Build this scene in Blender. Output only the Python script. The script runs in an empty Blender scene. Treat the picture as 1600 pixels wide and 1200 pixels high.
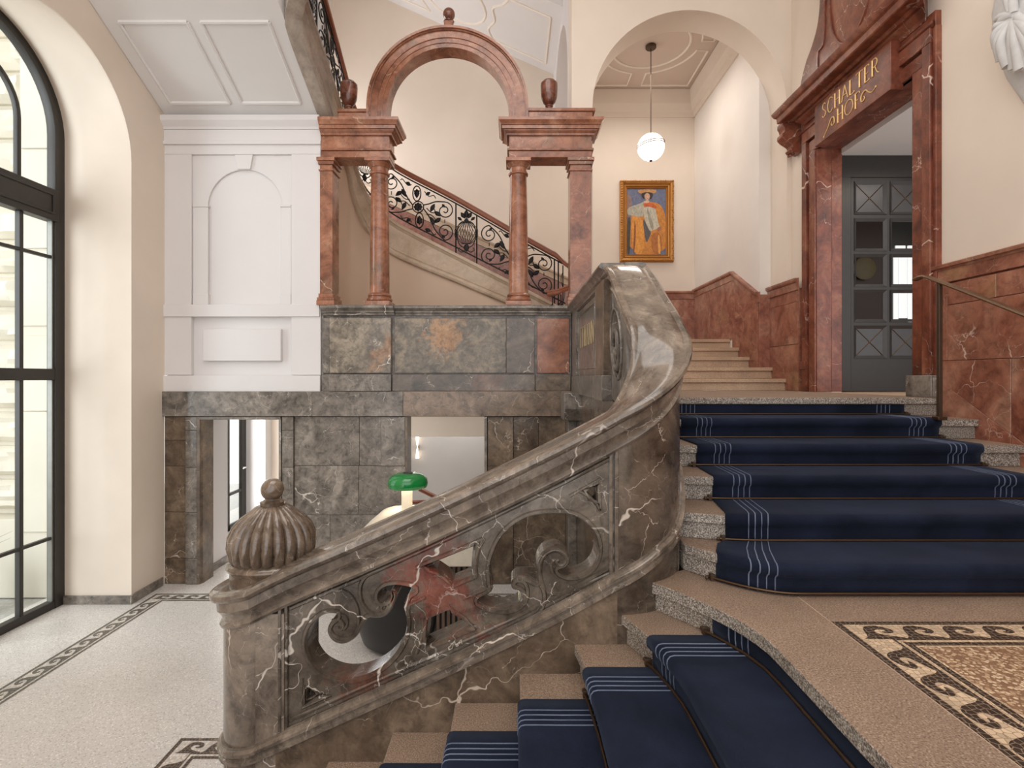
import bpy, bmesh, math, random
from mathutils import Vector
random.seed(7)
PI = math.pi
EYE = 2.65            # height of the eye above the lower floor; measured heights below are relative to the eye

# ---------------------------------------------------------------- camera, sky, lights, exposure
scn = bpy.context.scene
cam_d = bpy.data.cameras.new('camera'); cam = bpy.data.objects.new('camera', cam_d)
scn.collection.objects.link(cam)
cam.location = (0, 0, EYE); cam.rotation_euler = (PI/2, 0, 0)
cam_d.sensor_width = 36; cam_d.lens = 18.9; cam_d.shift_y = -0.00625; cam_d.clip_start = 0.05
scn.camera = cam
scn.view_settings.view_transform = 'Standard'
scn.view_settings.look = 'None'
scn.view_settings.exposure = 0.42
scn.view_settings.gamma = 1.0
scn.view_settings.use_curve_mapping = False
w = bpy.data.worlds.new('sky'); scn.world = w; w.use_nodes = True
bg = w.node_tree.nodes['Background']
bg.inputs[0].default_value = (0.99, 0.99, 1.0, 1); bg.inputs[1].default_value = 1.4

def area(name, loc, rot, sx, sy, power, col):
    d = bpy.data.lights.new(name, 'AREA'); d.shape = 'RECTANGLE'; d.size = sx; d.size_y = sy
    d.energy = power; d.color = col
    o = bpy.data.objects.new(name, d); scn.collection.objects.link(o)
    o.location = (loc[0], loc[1], loc[2]+EYE); o.rotation_euler = rot
    return o
area('window_daylight', (-8.2, 2.2, 1.2), (0, -PI/2, math.radians(30)), 6.0, 3.0, 240, (0.86, 0.93, 1.0))
area('hall_fill', (-1.2, 2.6, 5.9), (0, 0, 0), 4.5, 4.5, 130, (1.0, 0.98, 0.95))  # added overhead fill for the hall
area('stair_daylight', (-4.2, 9.1, 3.5), (0, -PI/2, 0), 3.0, 1.6, 85, (0.93, 0.96, 1.0))
area('landing_light', (2.2, 8.7, 4.9), (0, 0, 0), 1.2, 1.2, 20, (1.0, 0.94, 0.86))
area('passage_daylight', (-4.8, 8.8, -1.4), (0, -PI/2, 0), 2.2, 1.8, 45, (0.95, 0.98, 1.0))
area('back_room_light', (-1.0, 8.4, -0.55), (0, 0, 0), 1.6, 1.0, 9, (0.95, 0.97, 1.0))
area('far_room_fill', (6.5, 8.0, 2.6), (0, 0, 0), 2.0, 1.0, 5, (1.0, 0.9, 0.78))  # fill light added to brighten the dark room behind the glazed door
area('vestibule_light', (4.6, 5.6, 2.5), (0, 0, 0), 0.7, 0.7, 6, (1.0, 0.9, 0.8))

# ---------------------------------------------------------------- helpers
COL = scn.collection
ORG = {}
def lin(c):
    c = c/255.0
    return c/12.92 if c <= 0.04045 else ((c+0.055)/1.055)**2.4
def rgb(r, g, b): return (lin(r), lin(g), lin(b), 1)
def mx(x, Y): return (x-800.0)*Y/840.0       # horizontal measure at depth Y
def mz(y, Y): return (590.0-y)*Y/840.0       # vertical measure at depth Y

class MB:
    def __init__(s): s.v = []; s.f = []; s.m = []; s.cur = 0
    def add(s, vs, fs):
        n = len(s.v); s.v += [tuple(p) for p in vs]
        for f in fs: s.f.append(tuple(i+n for i in f)); s.m.append(s.cur)
        return s
    def box(s, x0, x1, y0, y1, z0, z1):
        if x0 > x1: x0, x1 = x1, x0
        if y0 > y1: y0, y1 = y1, y0
        if z0 > z1: z0, z1 = z1, z0
        return s.add([(x0,y0,z0),(x1,y0,z0),(x1,y1,z0),(x0,y1,z0),(x0,y0,z1),(x1,y0,z1),(x1,y1,z1),(x0,y1,z1)],
              [(0,3,2,1),(4,5,6,7),(0,1,5,4),(1,2,6,5),(2,3,7,6),(3,0,4,7)])
    def loft(s, rings, closed=True, caps=True, loop=False):
        n = len(rings[0]); vs = [p for r in rings for p in r]; fs = []
        R = len(rings)
        for i in range(R if loop else R-1):
            a = i*n; b = ((i+1) % R)*n
            for j in range(n if closed else n-1):
                k = (j+1) % n
                fs.append((a+j, a+k, b+k, b+j))
        if caps and closed and not loop:
            fs.append(tuple(range(n))[::-1]); fs.append(tuple((R-1)*n+j for j in range(n)))
        return s.add(vs, fs)
    def prism(s, poly, axis, a, b):
        """poly of 2D points extruded along axis: x -> (y,z), y -> (x,z), z -> (x,y)"""
        def P(p, t):
            return {'x': (t, p[0], p[1]), 'y': (p[0], t, p[1]), 'z': (p[0], p[1], t)}[axis]
        return s.loft([[P(p, a) for p in poly], [P(p, b) for p in poly]])
    def lathe(s, c, prof, n=32, mod=None, a0=0, a1=2*PI):
        full = abs(a1-a0-2*PI) < 1e-6
        rings = []
        for r, z in prof:
            ring = []
            for i in range(n if full else n+1):
                t = a0+(a1-a0)*i/n
                rr = r*(mod(t, z) if mod else 1)
                ring.append((c[0]+rr*math.cos(t), c[1]+rr*math.sin(t), c[2]+z))
            rings.append(ring)
        return s.loft(rings, closed=full)
    def tube(s, pts, r, n=8, caps=True, loop=False, flat=1.0):
        pts = [Vector(p) for p in pts]; R = len(pts); rings = []
        prev = None
        for i, p in enumerate(pts):
            if loop: t = pts[(i+1) % R]-pts[i-1]
            else: t = pts[min(i+1, R-1)]-pts[max(i-1, 0)]
            if t.length < 1e-9: t = Vector((1, 0, 0))
            t.normalize()
            if prev is None:
                u = Vector((0, 0, 1)) if abs(t.z) < 0.9 else Vector((0, 1, 0))
            else: u = prev
            u = (u-t*u.dot(t))
            if u.length < 1e-6: u = Vector((0, 1, 0)).cross(t)
            u.normalize(); prev = u
            vv = t.cross(u)
            rr = r(i/(R-1)) if callable(r) else r
            rings.append([tuple(p+u*rr*math.cos(2*PI*k/n)+vv*rr*flat*math.sin(2*PI*k/n)) for k in range(n)])
        return s.loft(rings, caps=caps, loop=loop)
    def sweep(s, path, nrm, prof, caps=True):
        """path points, horizontal outward normals, closed profile (u out, v up)"""
        return s.loft([[(p[0]+u*n_[0], p[1]+u*n_[1], p[2]+v) for u, v in prof] for p, n_ in zip(path, nrm)], caps=caps)
    def sphere(s, c, r, n=16, sx=1, sy=1, sz=1):
        m = max(6, n//2)
        pr = [(max(1e-4, r*math.sin(PI*i/m)), -r*math.cos(PI*i/m)) for i in range(m+1)]
        rings = [[(c[0]+q*math.cos(2*PI*k/n)*sx, c[1]+q*math.sin(2*PI*k/n)*sy, c[2]+z*sz) for k in range(n)] for q, z in pr]
        return s.loft(rings)
    def plate(s, outline, holes, t, fn, bev=0.0):
        cu = bpy.data.curves.new('t', 'CURVE'); cu.dimensions = '2D'; cu.fill_mode = 'BOTH'
        cu.extrude = max(0, t/2-bev); cu.bevel_depth = bev; cu.bevel_resolution = 1; cu.offset = -bev
        for pl in [outline]+list(holes):
            sp = cu.splines.new('POLY'); sp.points.add(len(pl)-1); sp.use_cyclic_u = True
            for q, p in zip(sp.points, pl): q.co = (p[0], p[1], 0, 1)
        ob = bpy.data.objects.new('t', cu); me = bpy.data.meshes.new_from_object(ob)
        s.add([fn(v.co.x, v.co.y, v.co.z) for v in me.vertices], [tuple(p.vertices) for p in me.polygons])
        bpy.data.objects.remove(ob); bpy.data.curves.remove(cu); bpy.data.meshes.remove(me)
        return s
    def xf(s, fn, start=0):
        s.v[start:] = [tuple(fn(p)) for p in s.v[start:]]; return s
    def build(s, name, mat, parent=None, bev=None, smooth=35, org=None, seg=2, label=None):
        me = bpy.data.meshes.new(name)
        xs, ys, zs = zip(*s.v)
        if org is None: org = ((min(xs)+max(xs))/2, (min(ys)+max(ys))/2, min(zs))
        me.from_pydata([(x-org[0], y-org[1], z-org[2]) for x, y, z in s.v], [], s.f)
        mats = mat if isinstance(mat, (list, tuple)) else [mat]
        for m in mats: me.materials.append(m)
        if len(mats) > 1: me.polygons.foreach_set('material_index', s.m)
        bm = bmesh.new(); bm.from_mesh(me)
        bmesh.ops.remove_doubles(bm, verts=bm.verts, dist=1e-5)
        bmesh.ops.recalc_face_normals(bm, faces=bm.faces)
        bm.to_mesh(me); bm.free()
        if smooth:
            for p in me.polygons: p.use_smooth = True
            me.set_sharp_from_angle(angle=math.radians(smooth))
        o = bpy.data.objects.new(name, me); COL.objects.link(o)
        ORG[o.name] = org
        if parent is not None:
            o.parent = parent; po = ORG[parent.name]
            o.location = (org[0]-po[0], org[1]-po[1], org[2]-po[2])
        else: o.location = (org[0], org[1], org[2]+EYE)
        if bev:
            b = o.modifiers.new('bevel', 'BEVEL'); b.width = bev; b.segments = seg
            b.limit_method = 'ANGLE'; b.angle_limit = math.radians(40)
        if label: o['label'] = label
        return o

def thing(name, label, cat, loc, group=None):
    o = bpy.data.objects.new(name, None); COL.objects.link(o)
    o.empty_display_size = 0.1
    o.location = (loc[0], loc[1], loc[2]+EYE); ORG[o.name] = tuple(loc)
    return tag(o, label, cat, group)
def tag(o, label, cat, group=None):
    o['label'] = label; o['category'] = cat
    if group: o['group'] = group
    return o
def struct(o, label=None):
    o['kind'] = 'structure'
    if label: o['label'] = label
    return o
def chaikin(pts, k=1, closed=True):
    for _ in range(k):
        out = []
        n = len(pts)
        for i in range(n if closed else n-1):
            a = pts[i]; b = pts[(i+1) % n]
            out.append(tuple(.75*p+.25*q for p, q in zip(a, b))); out.append(tuple(.25*p+.75*q for p, q in zip(a, b)))
        if not closed: out = [pts[0]]+out+[pts[-1]]
        pts = out
    return pts
def catmull(pts, m=5, closed=False):
    out = []; n = len(pts)
    for i in range(n if closed else n-1):
        p = [pts[(i+k) % n] if closed else pts[min(max(i+k, 0), n-1)] for k in (-1, 0, 1, 2)]
        for j in range(m):
            t = j/m
            out.append(tuple(0.5*((2*b)+(-a+c)*t+(2*a-5*b+4*c-d)*t*t+(-a+3*b-3*c+d)*t**3) for a, b, c, d in zip(*p)))
    if not closed: out.append(tuple(pts[-1]))
    return out
def lerp(tab, x):
    if x <= tab[0][0]: return tab[0][1]
    for (a, fa), (b, fb) in zip(tab, tab[1:]):
        if x <= b: return fa+(fb-fa)*(x-a)/(b-a)
    return tab[-1][1]
def smooth_tab(tab, n=12):
    """monotone cubic resampling of a table"""
    d = [(tab[i+1][1]-tab[i][1])/(tab[i+1][0]-tab[i][0]) for i in range(len(tab)-1)]
    m = [d[0]]+[(d[i-1]+d[i])/2 if d[i-1]*d[i] > 0 else 0 for i in range(1, len(d))]+[d[-1]]
    out = []
    for i in range(len(tab)-1):
        h = tab[i+1][0]-tab[i][0]
        for j in range(n):
            t = j/n
            y = (2*t**3-3*t*t+1)*tab[i][1]+(t**3-2*t*t+t)*h*m[i]+(-2*t**3+3*t*t)*tab[i+1][1]+(t**3-t*t)*h*m[i+1]
            out.append((tab[i][0]+h*t, y))
    return out+[tab[-1]]

# ---------------------------------------------------------------- materials
class NT:
    def __init__(s, name):
        s.mat = bpy.data.materials.new(name); s.mat.use_nodes = True
        s.t = s.mat.node_tree; s.b = s.t.nodes['Principled BSDF']
    def n(s, typ, **kw):
        o = s.t.nodes.new(typ)
        for k, v in kw.items():
            if k[0] == '_': o.inputs[k[1:].replace('_', ' ')].default_value = v
            else: setattr(o, k, v)
        return o
    def l(s, a, b): s.t.links.new(a, b)
    def ramp(s, fac, stops, interp='LINEAR'):
        r = s.n('ShaderNodeValToRGB'); r.color_ramp.interpolation = interp
        e = r.color_ramp.elements
        while len(e) < len(stops): e.new(0.5)
        for q, (p, c) in zip(e, stops): q.position = p; q.color = c if len(c) == 4 else (*c, 1)
        s.l(fac, r.inputs[0]); return r.outputs[0]
    def mix(s, fac, a, b, mode='MIX'):
        m = s.n('ShaderNodeMix'); m.data_type = 'RGBA'; m.blend_type = mode
        for inp, v in ((m.inputs[0], fac), (m.inputs[6], a), (m.inputs[7], b)):
            if hasattr(v, 'is_output') or hasattr(v, 'links'): s.l(v, inp)
            else: inp.default_value = v
        return m.outputs[2]
    def math(s, op, a, b=0.5, c=None, clamp=False):
        m = s.n('ShaderNodeMath'); m.operation = op; m.use_clamp = clamp
        for inp, v in zip(m.inputs, (a, b, c)):
            if v is None: continue
            if hasattr(v, 'links'): s.l(v, inp)
            else: inp.default_value = v
        return m.outputs[0]
    def pos(s, rand=True, sc=(1, 1, 1)):
        g = s.n('ShaderNodeNewGeometry'); out = g.outputs['Position']
        if rand:
            oi = s.n('ShaderNodeObjectInfo'); k = s.n('ShaderNodeVectorMath'); k.operation = 'SCALE'
            k.inputs[0].default_value = (17, 31, 23); s.l(oi.outputs['Random'], k.inputs['Scale'])
            a = s.n('ShaderNodeVectorMath'); a.operation = 'ADD'; s.l(out, a.inputs[0]); s.l(k.outputs[0], a.inputs[1]); out = a.outputs[0]
        m = s.n('ShaderNodeMapping'); m.inputs['Scale'].default_value = sc; s.l(out, m.inputs[0])
        return m.outputs[0]
    def noise(s, vec, scale, detail=5, rough=0.55, dist=0.0):
        o = s.n('ShaderNodeTexNoise', _Scale=scale, _Detail=detail, _Roughness=rough, _Distortion=dist)
        s.l(vec, o.inputs['Vector']); return o
    def bump(s, h, strength, dist=0.01):
        b = s.n('ShaderNodeBump', _Strength=strength, _Distance=dist); s.l(h, b.inputs['Height']); s.l(b.outputs[0], s.b.inputs['Normal'])
    def done(s, col=None, rough=0.5, **kw):
        if col is not None:
            if hasattr(col, 'links'): s.l(col, s.b.inputs['Base Color'])
            else: s.b.inputs['Base Color'].default_value = col
        s.b.inputs['Roughness'].default_value = rough
        for k, v in kw.items(): s.b.inputs[k.replace('_', ' ')].default_value = v
        return s.mat

def marble(name, cols, vein, scale=1.6, vs=1.5, vw=0.012, vamt=0.8, rough=0.22, patch=None, coat=0.25, sc=(1, 1, 1), mott=1.0, lo=0.47, rand=True, spots=()):
    t = NT(name); p = t.pos(rand, sc)
    n1 = t.noise(p, scale, 9, 0.66, 1.1); n2 = t.noise(p, scale*4.5, 10, 0.74, 0.5)
    c = t.ramp(n1.outputs[0], [(0.32, cols[0]), (0.45, cols[1]), (0.56, cols[2]), (0.68, cols[3])])
    c2 = t.ramp(n2.outputs[0], [(0.30, (1-.58*mott,)*3), (0.43, (1-.22*mott,)*3), (0.5, (1, 1, 1)), (0.62, (1+.22*mott,)*3), (0.75, (1+.6*mott,)*3)])
    c = t.mix(1.0, c, c2, 'MULTIPLY')
    if patch:
        n3 = t.noise(p, scale*0.45, 6, 0.55, 0.6)
        f = t.ramp(n3.outputs[0], [(0.59, (0, 0, 0)), (0.64, (1, 1, 1))])
        c = t.mix(t.math('MULTIPLY', f, 0.75), c, t.mix(1.0, patch, c2, 'MULTIPLY'))
    for (sx_, sy_, sz_, rr_, pc_) in spots:
        g = t.n('ShaderNodeNewGeometry'); d = t.n('ShaderNodeVectorMath'); d.operation = 'DISTANCE'
        t.l(g.outputs['Position'], d.inputs[0]); d.inputs[1].default_value = (sx_, sy_, sz_+EYE)
        dn = t.noise(p, 9, 6, 0.65, 1.0)
        dd = t.math('ADD', t.math('DIVIDE', d.outputs['Value'], rr_), t.math('MULTIPLY', t.math('SUBTRACT', dn.outputs[0], 0.5), 3.2))
        c = t.mix(t.math('MULTIPLY', t.ramp(dd, [(0.45, (1, 1, 1)), (1.0, (0, 0, 0))]), 0.42), c, t.mix(1.0, pc_, c2, 'MULTIPLY'))
    # generations of veins: broken polygonal cracks on warped coordinates
    for k, (sc_, wd, lo_, amt) in enumerate(((vs*.8, vw*.62, lo+.05, vamt), (vs*2.3, vw*.7, lo+.03, vamt*.8), (vs*6, vw*.8, lo+.05, vamt*.4))):
        wn = t.noise(p, sc_*1.3, 4, 0.58)
        wv = t.n('ShaderNodeVectorMath'); wv.operation = 'SCALE'; wv.inputs['Scale'].default_value = 0.85/sc_
        t.l(wn.outputs['Color'], wv.inputs[0])
        ad = t.n('ShaderNodeVectorMath'); ad.operation = 'ADD'; t.l(p, ad.inputs[0]); t.l(wv.outputs[0], ad.inputs[1])
        vo = t.n('ShaderNodeTexVoronoi', feature='DISTANCE_TO_EDGE', _Scale=sc_); t.l(ad.outputs[0], vo.inputs['Vector'])
        wm = t.noise(p, sc_*2.6, 4, 0.6)
        width = t.math('MULTIPLY', t.math('SUBTRACT', wm.outputs[0], 0.36), wd*8)
        f = t.ramp(t.math('DIVIDE', vo.outputs[0], t.math('MAXIMUM', width, 0.0005)), [(0.35, (1, 1, 1)), (1.0, (0, 0, 0))])
        mk = t.noise(p, sc_*0.7, 2, 0.5)
        msk = t.ramp(mk.outputs[0], [(lo_, (0, 0, 0)), (lo_+0.08, (1, 1, 1))])
        c = t.mix(t.math('MULTIPLY', t.math('MULTIPLY', f, msk), amt), c, vein)
    m = t.done(c, rough); t.b.inputs['Coat Weight'].default_value = coat; t.b.inputs['Coat Roughness'].default_value = 0.08
    return m

URNM = marble('dark_red_brown_marble', [rgb(84,46,34), rgb(112,66,50), rgb(126,78,62), rgb(146,96,78)], rgb(190,150,130), 3, 3, .006, .4, .22, coat=.35)
BROWN = marble('brown_marble', [rgb(66,56,46), rgb(92,79,67), rgb(109,95,82), rgb(134,119,103)], rgb(222,208,192), 1.5, 1.7, 0.008, 0.85, 0.22, coat=0.35, patch=rgb(118,66,48))
BROWNP = marble('polished_brown_marble', [rgb(84,73,63), rgb(111,98,86), rgb(130,116,102), rgb(156,141,126)], rgb(226,214,202), 1.8, 1.5, 0.008, 0.85, 0.17, coat=0.4, mott=1.15)
FINM = marble('finial_marble', [rgb(70,56,45), rgb(94,78,64), rgb(111,94,78), rgb(136,117,99)], rgb(206,186,166), 3.0, 2.5, 0.005, 0.6, 0.13, coat=0.6)
BROWND = marble('dark_brown_marble', [rgb(74,60,47), rgb(96,80,65), rgb(114,97,80), rgb(138,118,98)], rgb(206,190,172), 2.2, 1.8, 0.007, 0.85, 0.3, coat=0.25)
GREY = marble('grey_brown_marble', [rgb(84,78,71), rgb(112,104,96), rgb(130,121,112), rgb(154,145,134)], rgb(226,217,206), 2.4, 1.5, 0.008, 0.85, 0.3, coat=0.2, mott=1.25)
GREEN = marble('olive_grey_marble', [rgb(86,79,71), rgb(118,108,96), rgb(137,126,112), rgb(160,147,130)], rgb(218,208,194), 2.8, 2.0, 0.009, 0.85, 0.25, coat=0.25, patch=rgb(158,118,86), mott=1.2)
RED = marble('red_brown_marble', [rgb(102,60,44), rgb(142,90,66), rgb(160,106,80), rgb(174,128,102)], rgb(226,196,172), 1.8, 1.7, 0.006, 0.6, 0.22, coat=0.3, patch=rgb(128,100,80), mott=.85)
REDD = marble('deep_red_marble', [rgb(82,38,26), rgb(114,58,40), rgb(132,74,54), rgb(148,96,72)], rgb(228,204,188), 1.8, 1.2, 0.007, 0.8, 0.34, coat=0.08, mott=.9)
REDL = marble('mottled_red_marble', [rgb(116,66,50), rgb(148,92,72), rgb(164,112,90), rgb(180,136,112)], rgb(224,200,184), 2.0, 1.7, 0.006, 0.75, 0.28, coat=0.2, patch=rgb(160,118,84), mott=.85)
STONE = marble('sandstone', [rgb(176,154,132), rgb(190,168,144), rgb(198,177,154), rgb(208,188,166)], rgb(160,138,118), 2.5, 3, 0.004, 0.2, 0.55, coat=0.0, mott=.22)
STONEG = marble('grey_sandstone', [rgb(150,138,126), rgb(168,155,142), rgb(180,166,152), rgb(192,178,163)], rgb(130,118,108), 2.5, 3, 0.004, 0.2, 0.55, coat=0.0, mott=.4)

def plaster(name, col, var=6):
    t = NT(name); p = t.pos(False); n = t.noise(p, 0.8, 4)
    a = tuple(lin(max(0, v-var)) for v in col)+(1,); b = tuple(lin(min(255, v+var*.5)) for v in col)+(1,)
    c = t.ramp(n.outputs[0], [(0.35, a), (0.65, b)])
    n2 = t.noise(p, 60, 3); t.bump(n2.outputs[0], 0.04, 0.004)
    return t.done(c, 0.75)
PLASTER = plaster('cream_plaster', (232, 217, 201))
PLASTERW = plaster('white_plaster', (222, 217, 215), 3)
PLASTERT = plaster('tan_plaster', (214, 188, 165))
PLASTERB = plaster('greige_plaster', (206, 198, 190))
PLASTERC = plaster('white_ceiling_plaster', (228, 224, 221), 3)

def granite(name, base, dark, light, sc=160, rough=0.6):
    t = NT(name); p = t.pos(True)
    n = t.noise(p, sc, 2, 0.6); n2 = t.noise(p, 3, 5)
    c = t.ramp(n.outputs[0], [(0.34, dark), (0.46, base), (0.56, base), (0.68, light)])
    c = t.mix(1.0, c, t.ramp(n2.outputs[0], [(0.3, (.82, .80, .78)), (0.7, (1.08, 1.05, 1.02))]), 'MULTIPLY')
    t.bump(n.outputs[0], 0.12, 0.002)
    return t.done(c, rough)
GRANITE = granite('warm_granite', rgb(150,128,110), rgb(104,88,76), rgb(196,178,160))
GRANITEC = granite('cut_granite', rgb(140,130,120), rgb(70,64,58), rgb(205,196,184), 130)
GRANITEL = granite('light_granite', rgb(192,162,134), rgb(152,124,100), rgb(216,192,166))

def terrazzo(name, base, chips, sc=70, rough=0.35, th=0.36):
    t = NT(name); p = t.pos(False)
    v = t.n('ShaderNodeTexVoronoi', _Scale=sc, _Randomness=1.0); t.l(p, v.inputs['Vector'])
    s = t.n('ShaderNodeSeparateColor'); t.l(v.outputs['Color'], s.inputs[0])
    cc = t.ramp(s.outputs[0], [(i/len(chips), c) for i, c in enumerate(chips)], 'CONSTANT')
    d = t.ramp(v.outputs['Distance'], [(th, (1, 1, 1)), (th+.1, (0, 0, 0))])
    c = t.mix(d, base, cc)
    n2 = t.noise(p, 1.2, 3); c = t.mix(1.0, c, t.ramp(n2.outputs[0], [(0.3, (.93, .92, .91)), (0.7, (1.04, 1.03, 1.02))]), 'MULTIPLY')
    return t.done(c, rough)
TERR = terrazzo('pale_terrazzo', rgb(218,213,208), [rgb(198,191,184), rgb(226,222,217), rgb(246,243,238), rgb(210,205,199), rgb(182,175,169), rgb(236,231,225)], 75)
PEBBLE = terrazzo('pebble_mosaic', rgb(140,110,86), [rgb(206,178,146), rgb(176,144,114), rgb(228,204,172), rgb(150,116,90), rgb(196,166,134)], 75, 0.35, 0.5)

def tessera(name, col, joint, sc=42):
    t = NT(name); p = t.pos(False)
    v = t.n('ShaderNodeTexVoronoi', feature='DISTANCE_TO_EDGE', _Scale=sc, _Randomness=0.55); t.l(p, v.inputs['Vector'])
    v2 = t.n('ShaderNodeTexVoronoi', _Scale=sc, _Randomness=0.55); t.l(p, v2.inputs['Vector'])
    s = t.n('ShaderNodeSeparateColor'); t.l(v2.outputs['Color'], s.inputs[0])
    c = t.mix(1.0, col, t.ramp(s.outputs[0], [(0, (.8, .8, .8)), (1, (1.2, 1.2, 1.2))]), 'MULTIPLY')
    c = t.mix(t.ramp(v.outputs[0], [(0.03, (1, 1, 1)), (0.08, (0, 0, 0))]), c, joint)
    return t.done(c, 0.4)
TDARK = tessera('dark_tesserae', rgb(58,46,38), rgb(150,130,110))
TDARKG = tessera('charcoal_tesserae', rgb(74,70,62), rgb(150,142,130))
TLIGHT = tessera('cream_tesserae', rgb(214,190,160), rgb(160,134,108))
TLIGHTW = tessera('white_tesserae', rgb(216,208,198), rgb(180,170,160))

def plain(name, col, rough=0.5, **kw):
    t = NT(name); p = t.pos(True); n = t.noise(p, 14, 4)
    a = tuple(v*0.93 for v in col[:3])+(1,); b = tuple(min(1, v*1.06) for v in col[:3])+(1,)
    return t.done(t.ramp(n.outputs[0], [(0.3, a), (0.7, b)]), rough, **kw)
IRON = plain('black_iron', rgb(30,27,26), 0.45, Metallic=0.6)
FRAME = plain('dark_bronze_window_metal', rgb(56,52,49), 0.45, Metallic=0.2)
WOOD = plain('brown_handrail_wood', rgb(146,88,64), 0.4)
BRASS = plain('aged_brass', rgb(98,76,56), 0.4, Metallic=0.8)
BRONZE = plain('bronze_handrail_metal', rgb(118,92,70), 0.4, Metallic=0.5)
BRONZED = plain('dark_bronze', rgb(84,66,52), 0.45, Metallic=0.5)
DOORM = plain('dark_door_metal', rgb(52,48,45), 0.4, Metallic=0.3)
DOORP = plain('door_panel_metal', rgb(72,70,70), 0.35, Metallic=0.4)
GOLDL = plain('gold_leaf', rgb(238,200,136), 0.4, Metallic=0.35)
GILT = plain('carved_gilt', rgb(176,122,60), 0.38, Metallic=0.55)
GREENL = plain('green_lacquer', rgb(20,136,64), 0.15, Coat_Weight=0.6)
CREAM = plain('cream_lacquer', rgb(236,226,208), 0.45)
BLACKL = plain('charcoal_lacquer', rgb(44,43,44), 0.4)
DARKW = plain('dark_walnut', rgb(58,36,26), 0.5)
WHITE = plain('white_gypsum', rgb(212,210,208), 0.7)
DARKCORE = plain('dark_wall_core', rgb(40,34,30), 0.9)  # near-black wall core behind the marble slabs, visible at their joints

def glass(name, tint=(0.96, 0.98, 0.97, 1), rough=0.0, refl=1.0):
    t = NT(name); tr = t.n('ShaderNodeBsdfTransparent'); tr.inputs[0].default_value = tint
    gl = t.n('ShaderNodeBsdfGlossy'); gl.inputs['Roughness'].default_value = 0.02
    fr = t.n('ShaderNodeLayerWeight', _Blend=0.5)
    mx_ = t.n('ShaderNodeMixShader'); t.l(t.math('ADD', t.math('MULTIPLY', t.math('POWER', fr.outputs['Facing'], 5.0), 0.8), 0.03*refl), mx_.inputs[0]); t.l(tr.outputs[0], mx_.inputs[1]); t.l(gl.outputs[0], mx_.inputs[2])
    t.l(mx_.outputs[0], t.t.nodes['Material Output'].inputs[0]); return t.mat
GLASS = glass('window_glass'); GLASSD = glass('smoked_glass', (0.75, 0.75, 0.72, 1), 0.0, 0.0)

def emit(name, col, k):
    t = NT(name); t.done(col, 0.5); t.b.inputs['Emission Color'].default_value = col; t.b.inputs['Emission Strength'].default_value = k
    return t.mat
OPAL = emit('lit_opal_glass', (1.0, 0.94, 0.84, 1), 1.5)
BULB = emit('lit_sconce_glass', (1.0, 0.85, 0.66, 1), 2.5)
DAYPANE = emit('daylit_pane', (0.95, 0.97, 1.0, 1), 0.65)

def carpet(name, c1, c2):
    t = NT(name); p = t.pos(True)
    n = t.noise(p, 2.2, 5, 0.6, 0.5); n2 = t.noise(p, 420, 2)
    c = t.ramp(n.outputs[0], [(0.35, c1), (0.7, c2)])
    c = t.mix(1.0, c, t.ramp(n2.outputs[0], [(0.3, (.7, .7, .7)), (0.7, (1.3, 1.3, 1.3))]), 'MULTIPLY')
    t.bump(n2.outputs[0], 0.35, 0.003)
    m = t.done(c, 0.95); t.b.inputs['Sheen Weight'].default_value = 0.25; t.b.inputs['Sheen Roughness'].default_value = 0.45
    t.b.inputs['Sheen Tint'].default_value = rgb(120,132,160)
    t.b.inputs['Specular IOR Level'].default_value = 0.15
    return m
NAVY = carpet('navy_carpet', rgb(20,25,38), rgb(35,42,61))
STRIPE = carpet('pale_blue_carpet_stripe', rgb(104,114,136), rgb(128,138,158))
# ================================================================= SETTING
FL, LAND, TOP = -2.65, -1.10, -0.17
R_ = 0.155
WX0, WX1 = -4.46, 3.65      # left and right wall faces
YB = 6.9                    # plane of the arcade, left bay and lower doorways

def slab(parent, poly, axis, face, t, mat, name='marble_slab', gap=0.002, bev=0.003, inward=-1, label=None):
    """one stone slab: polygon on a wall plane, shrunk by the joint, proud of 'face' by t towards inward"""
    cx = sum(p[0] for p in poly)/len(poly); cy = sum(p[1] for p in poly)/len(poly)
    q = []
    for x, y in poly:
        d = math.hypot(x-cx, y-cy) or 1
        q.append((x-(x-cx)/abs(x-cx+1e-9)*gap if abs(x-cx) > 1e-6 else x, y-(y-cy)/abs(y-cy+1e-9)*gap if abs(y-cy) > 1e-6 else y))
    m = MB(); m.prism(q, axis, face, face+inward*t)
    return m.build(name, mat, parent, bev=bev, smooth=0, seg=1, label=label)
def rect(a, b, c, d): return [(a, c), (b, c), (b, d), (a, d)]

# floor of the lower hall
m = MB(); m.box(-5.6, 4.2, -3.2, 13.0, FL-0.2, FL)
floor = struct(m.build('floor', TERR, org=(0, 4, FL)), 'pale speckled terrazzo floor of the lower hall')

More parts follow.
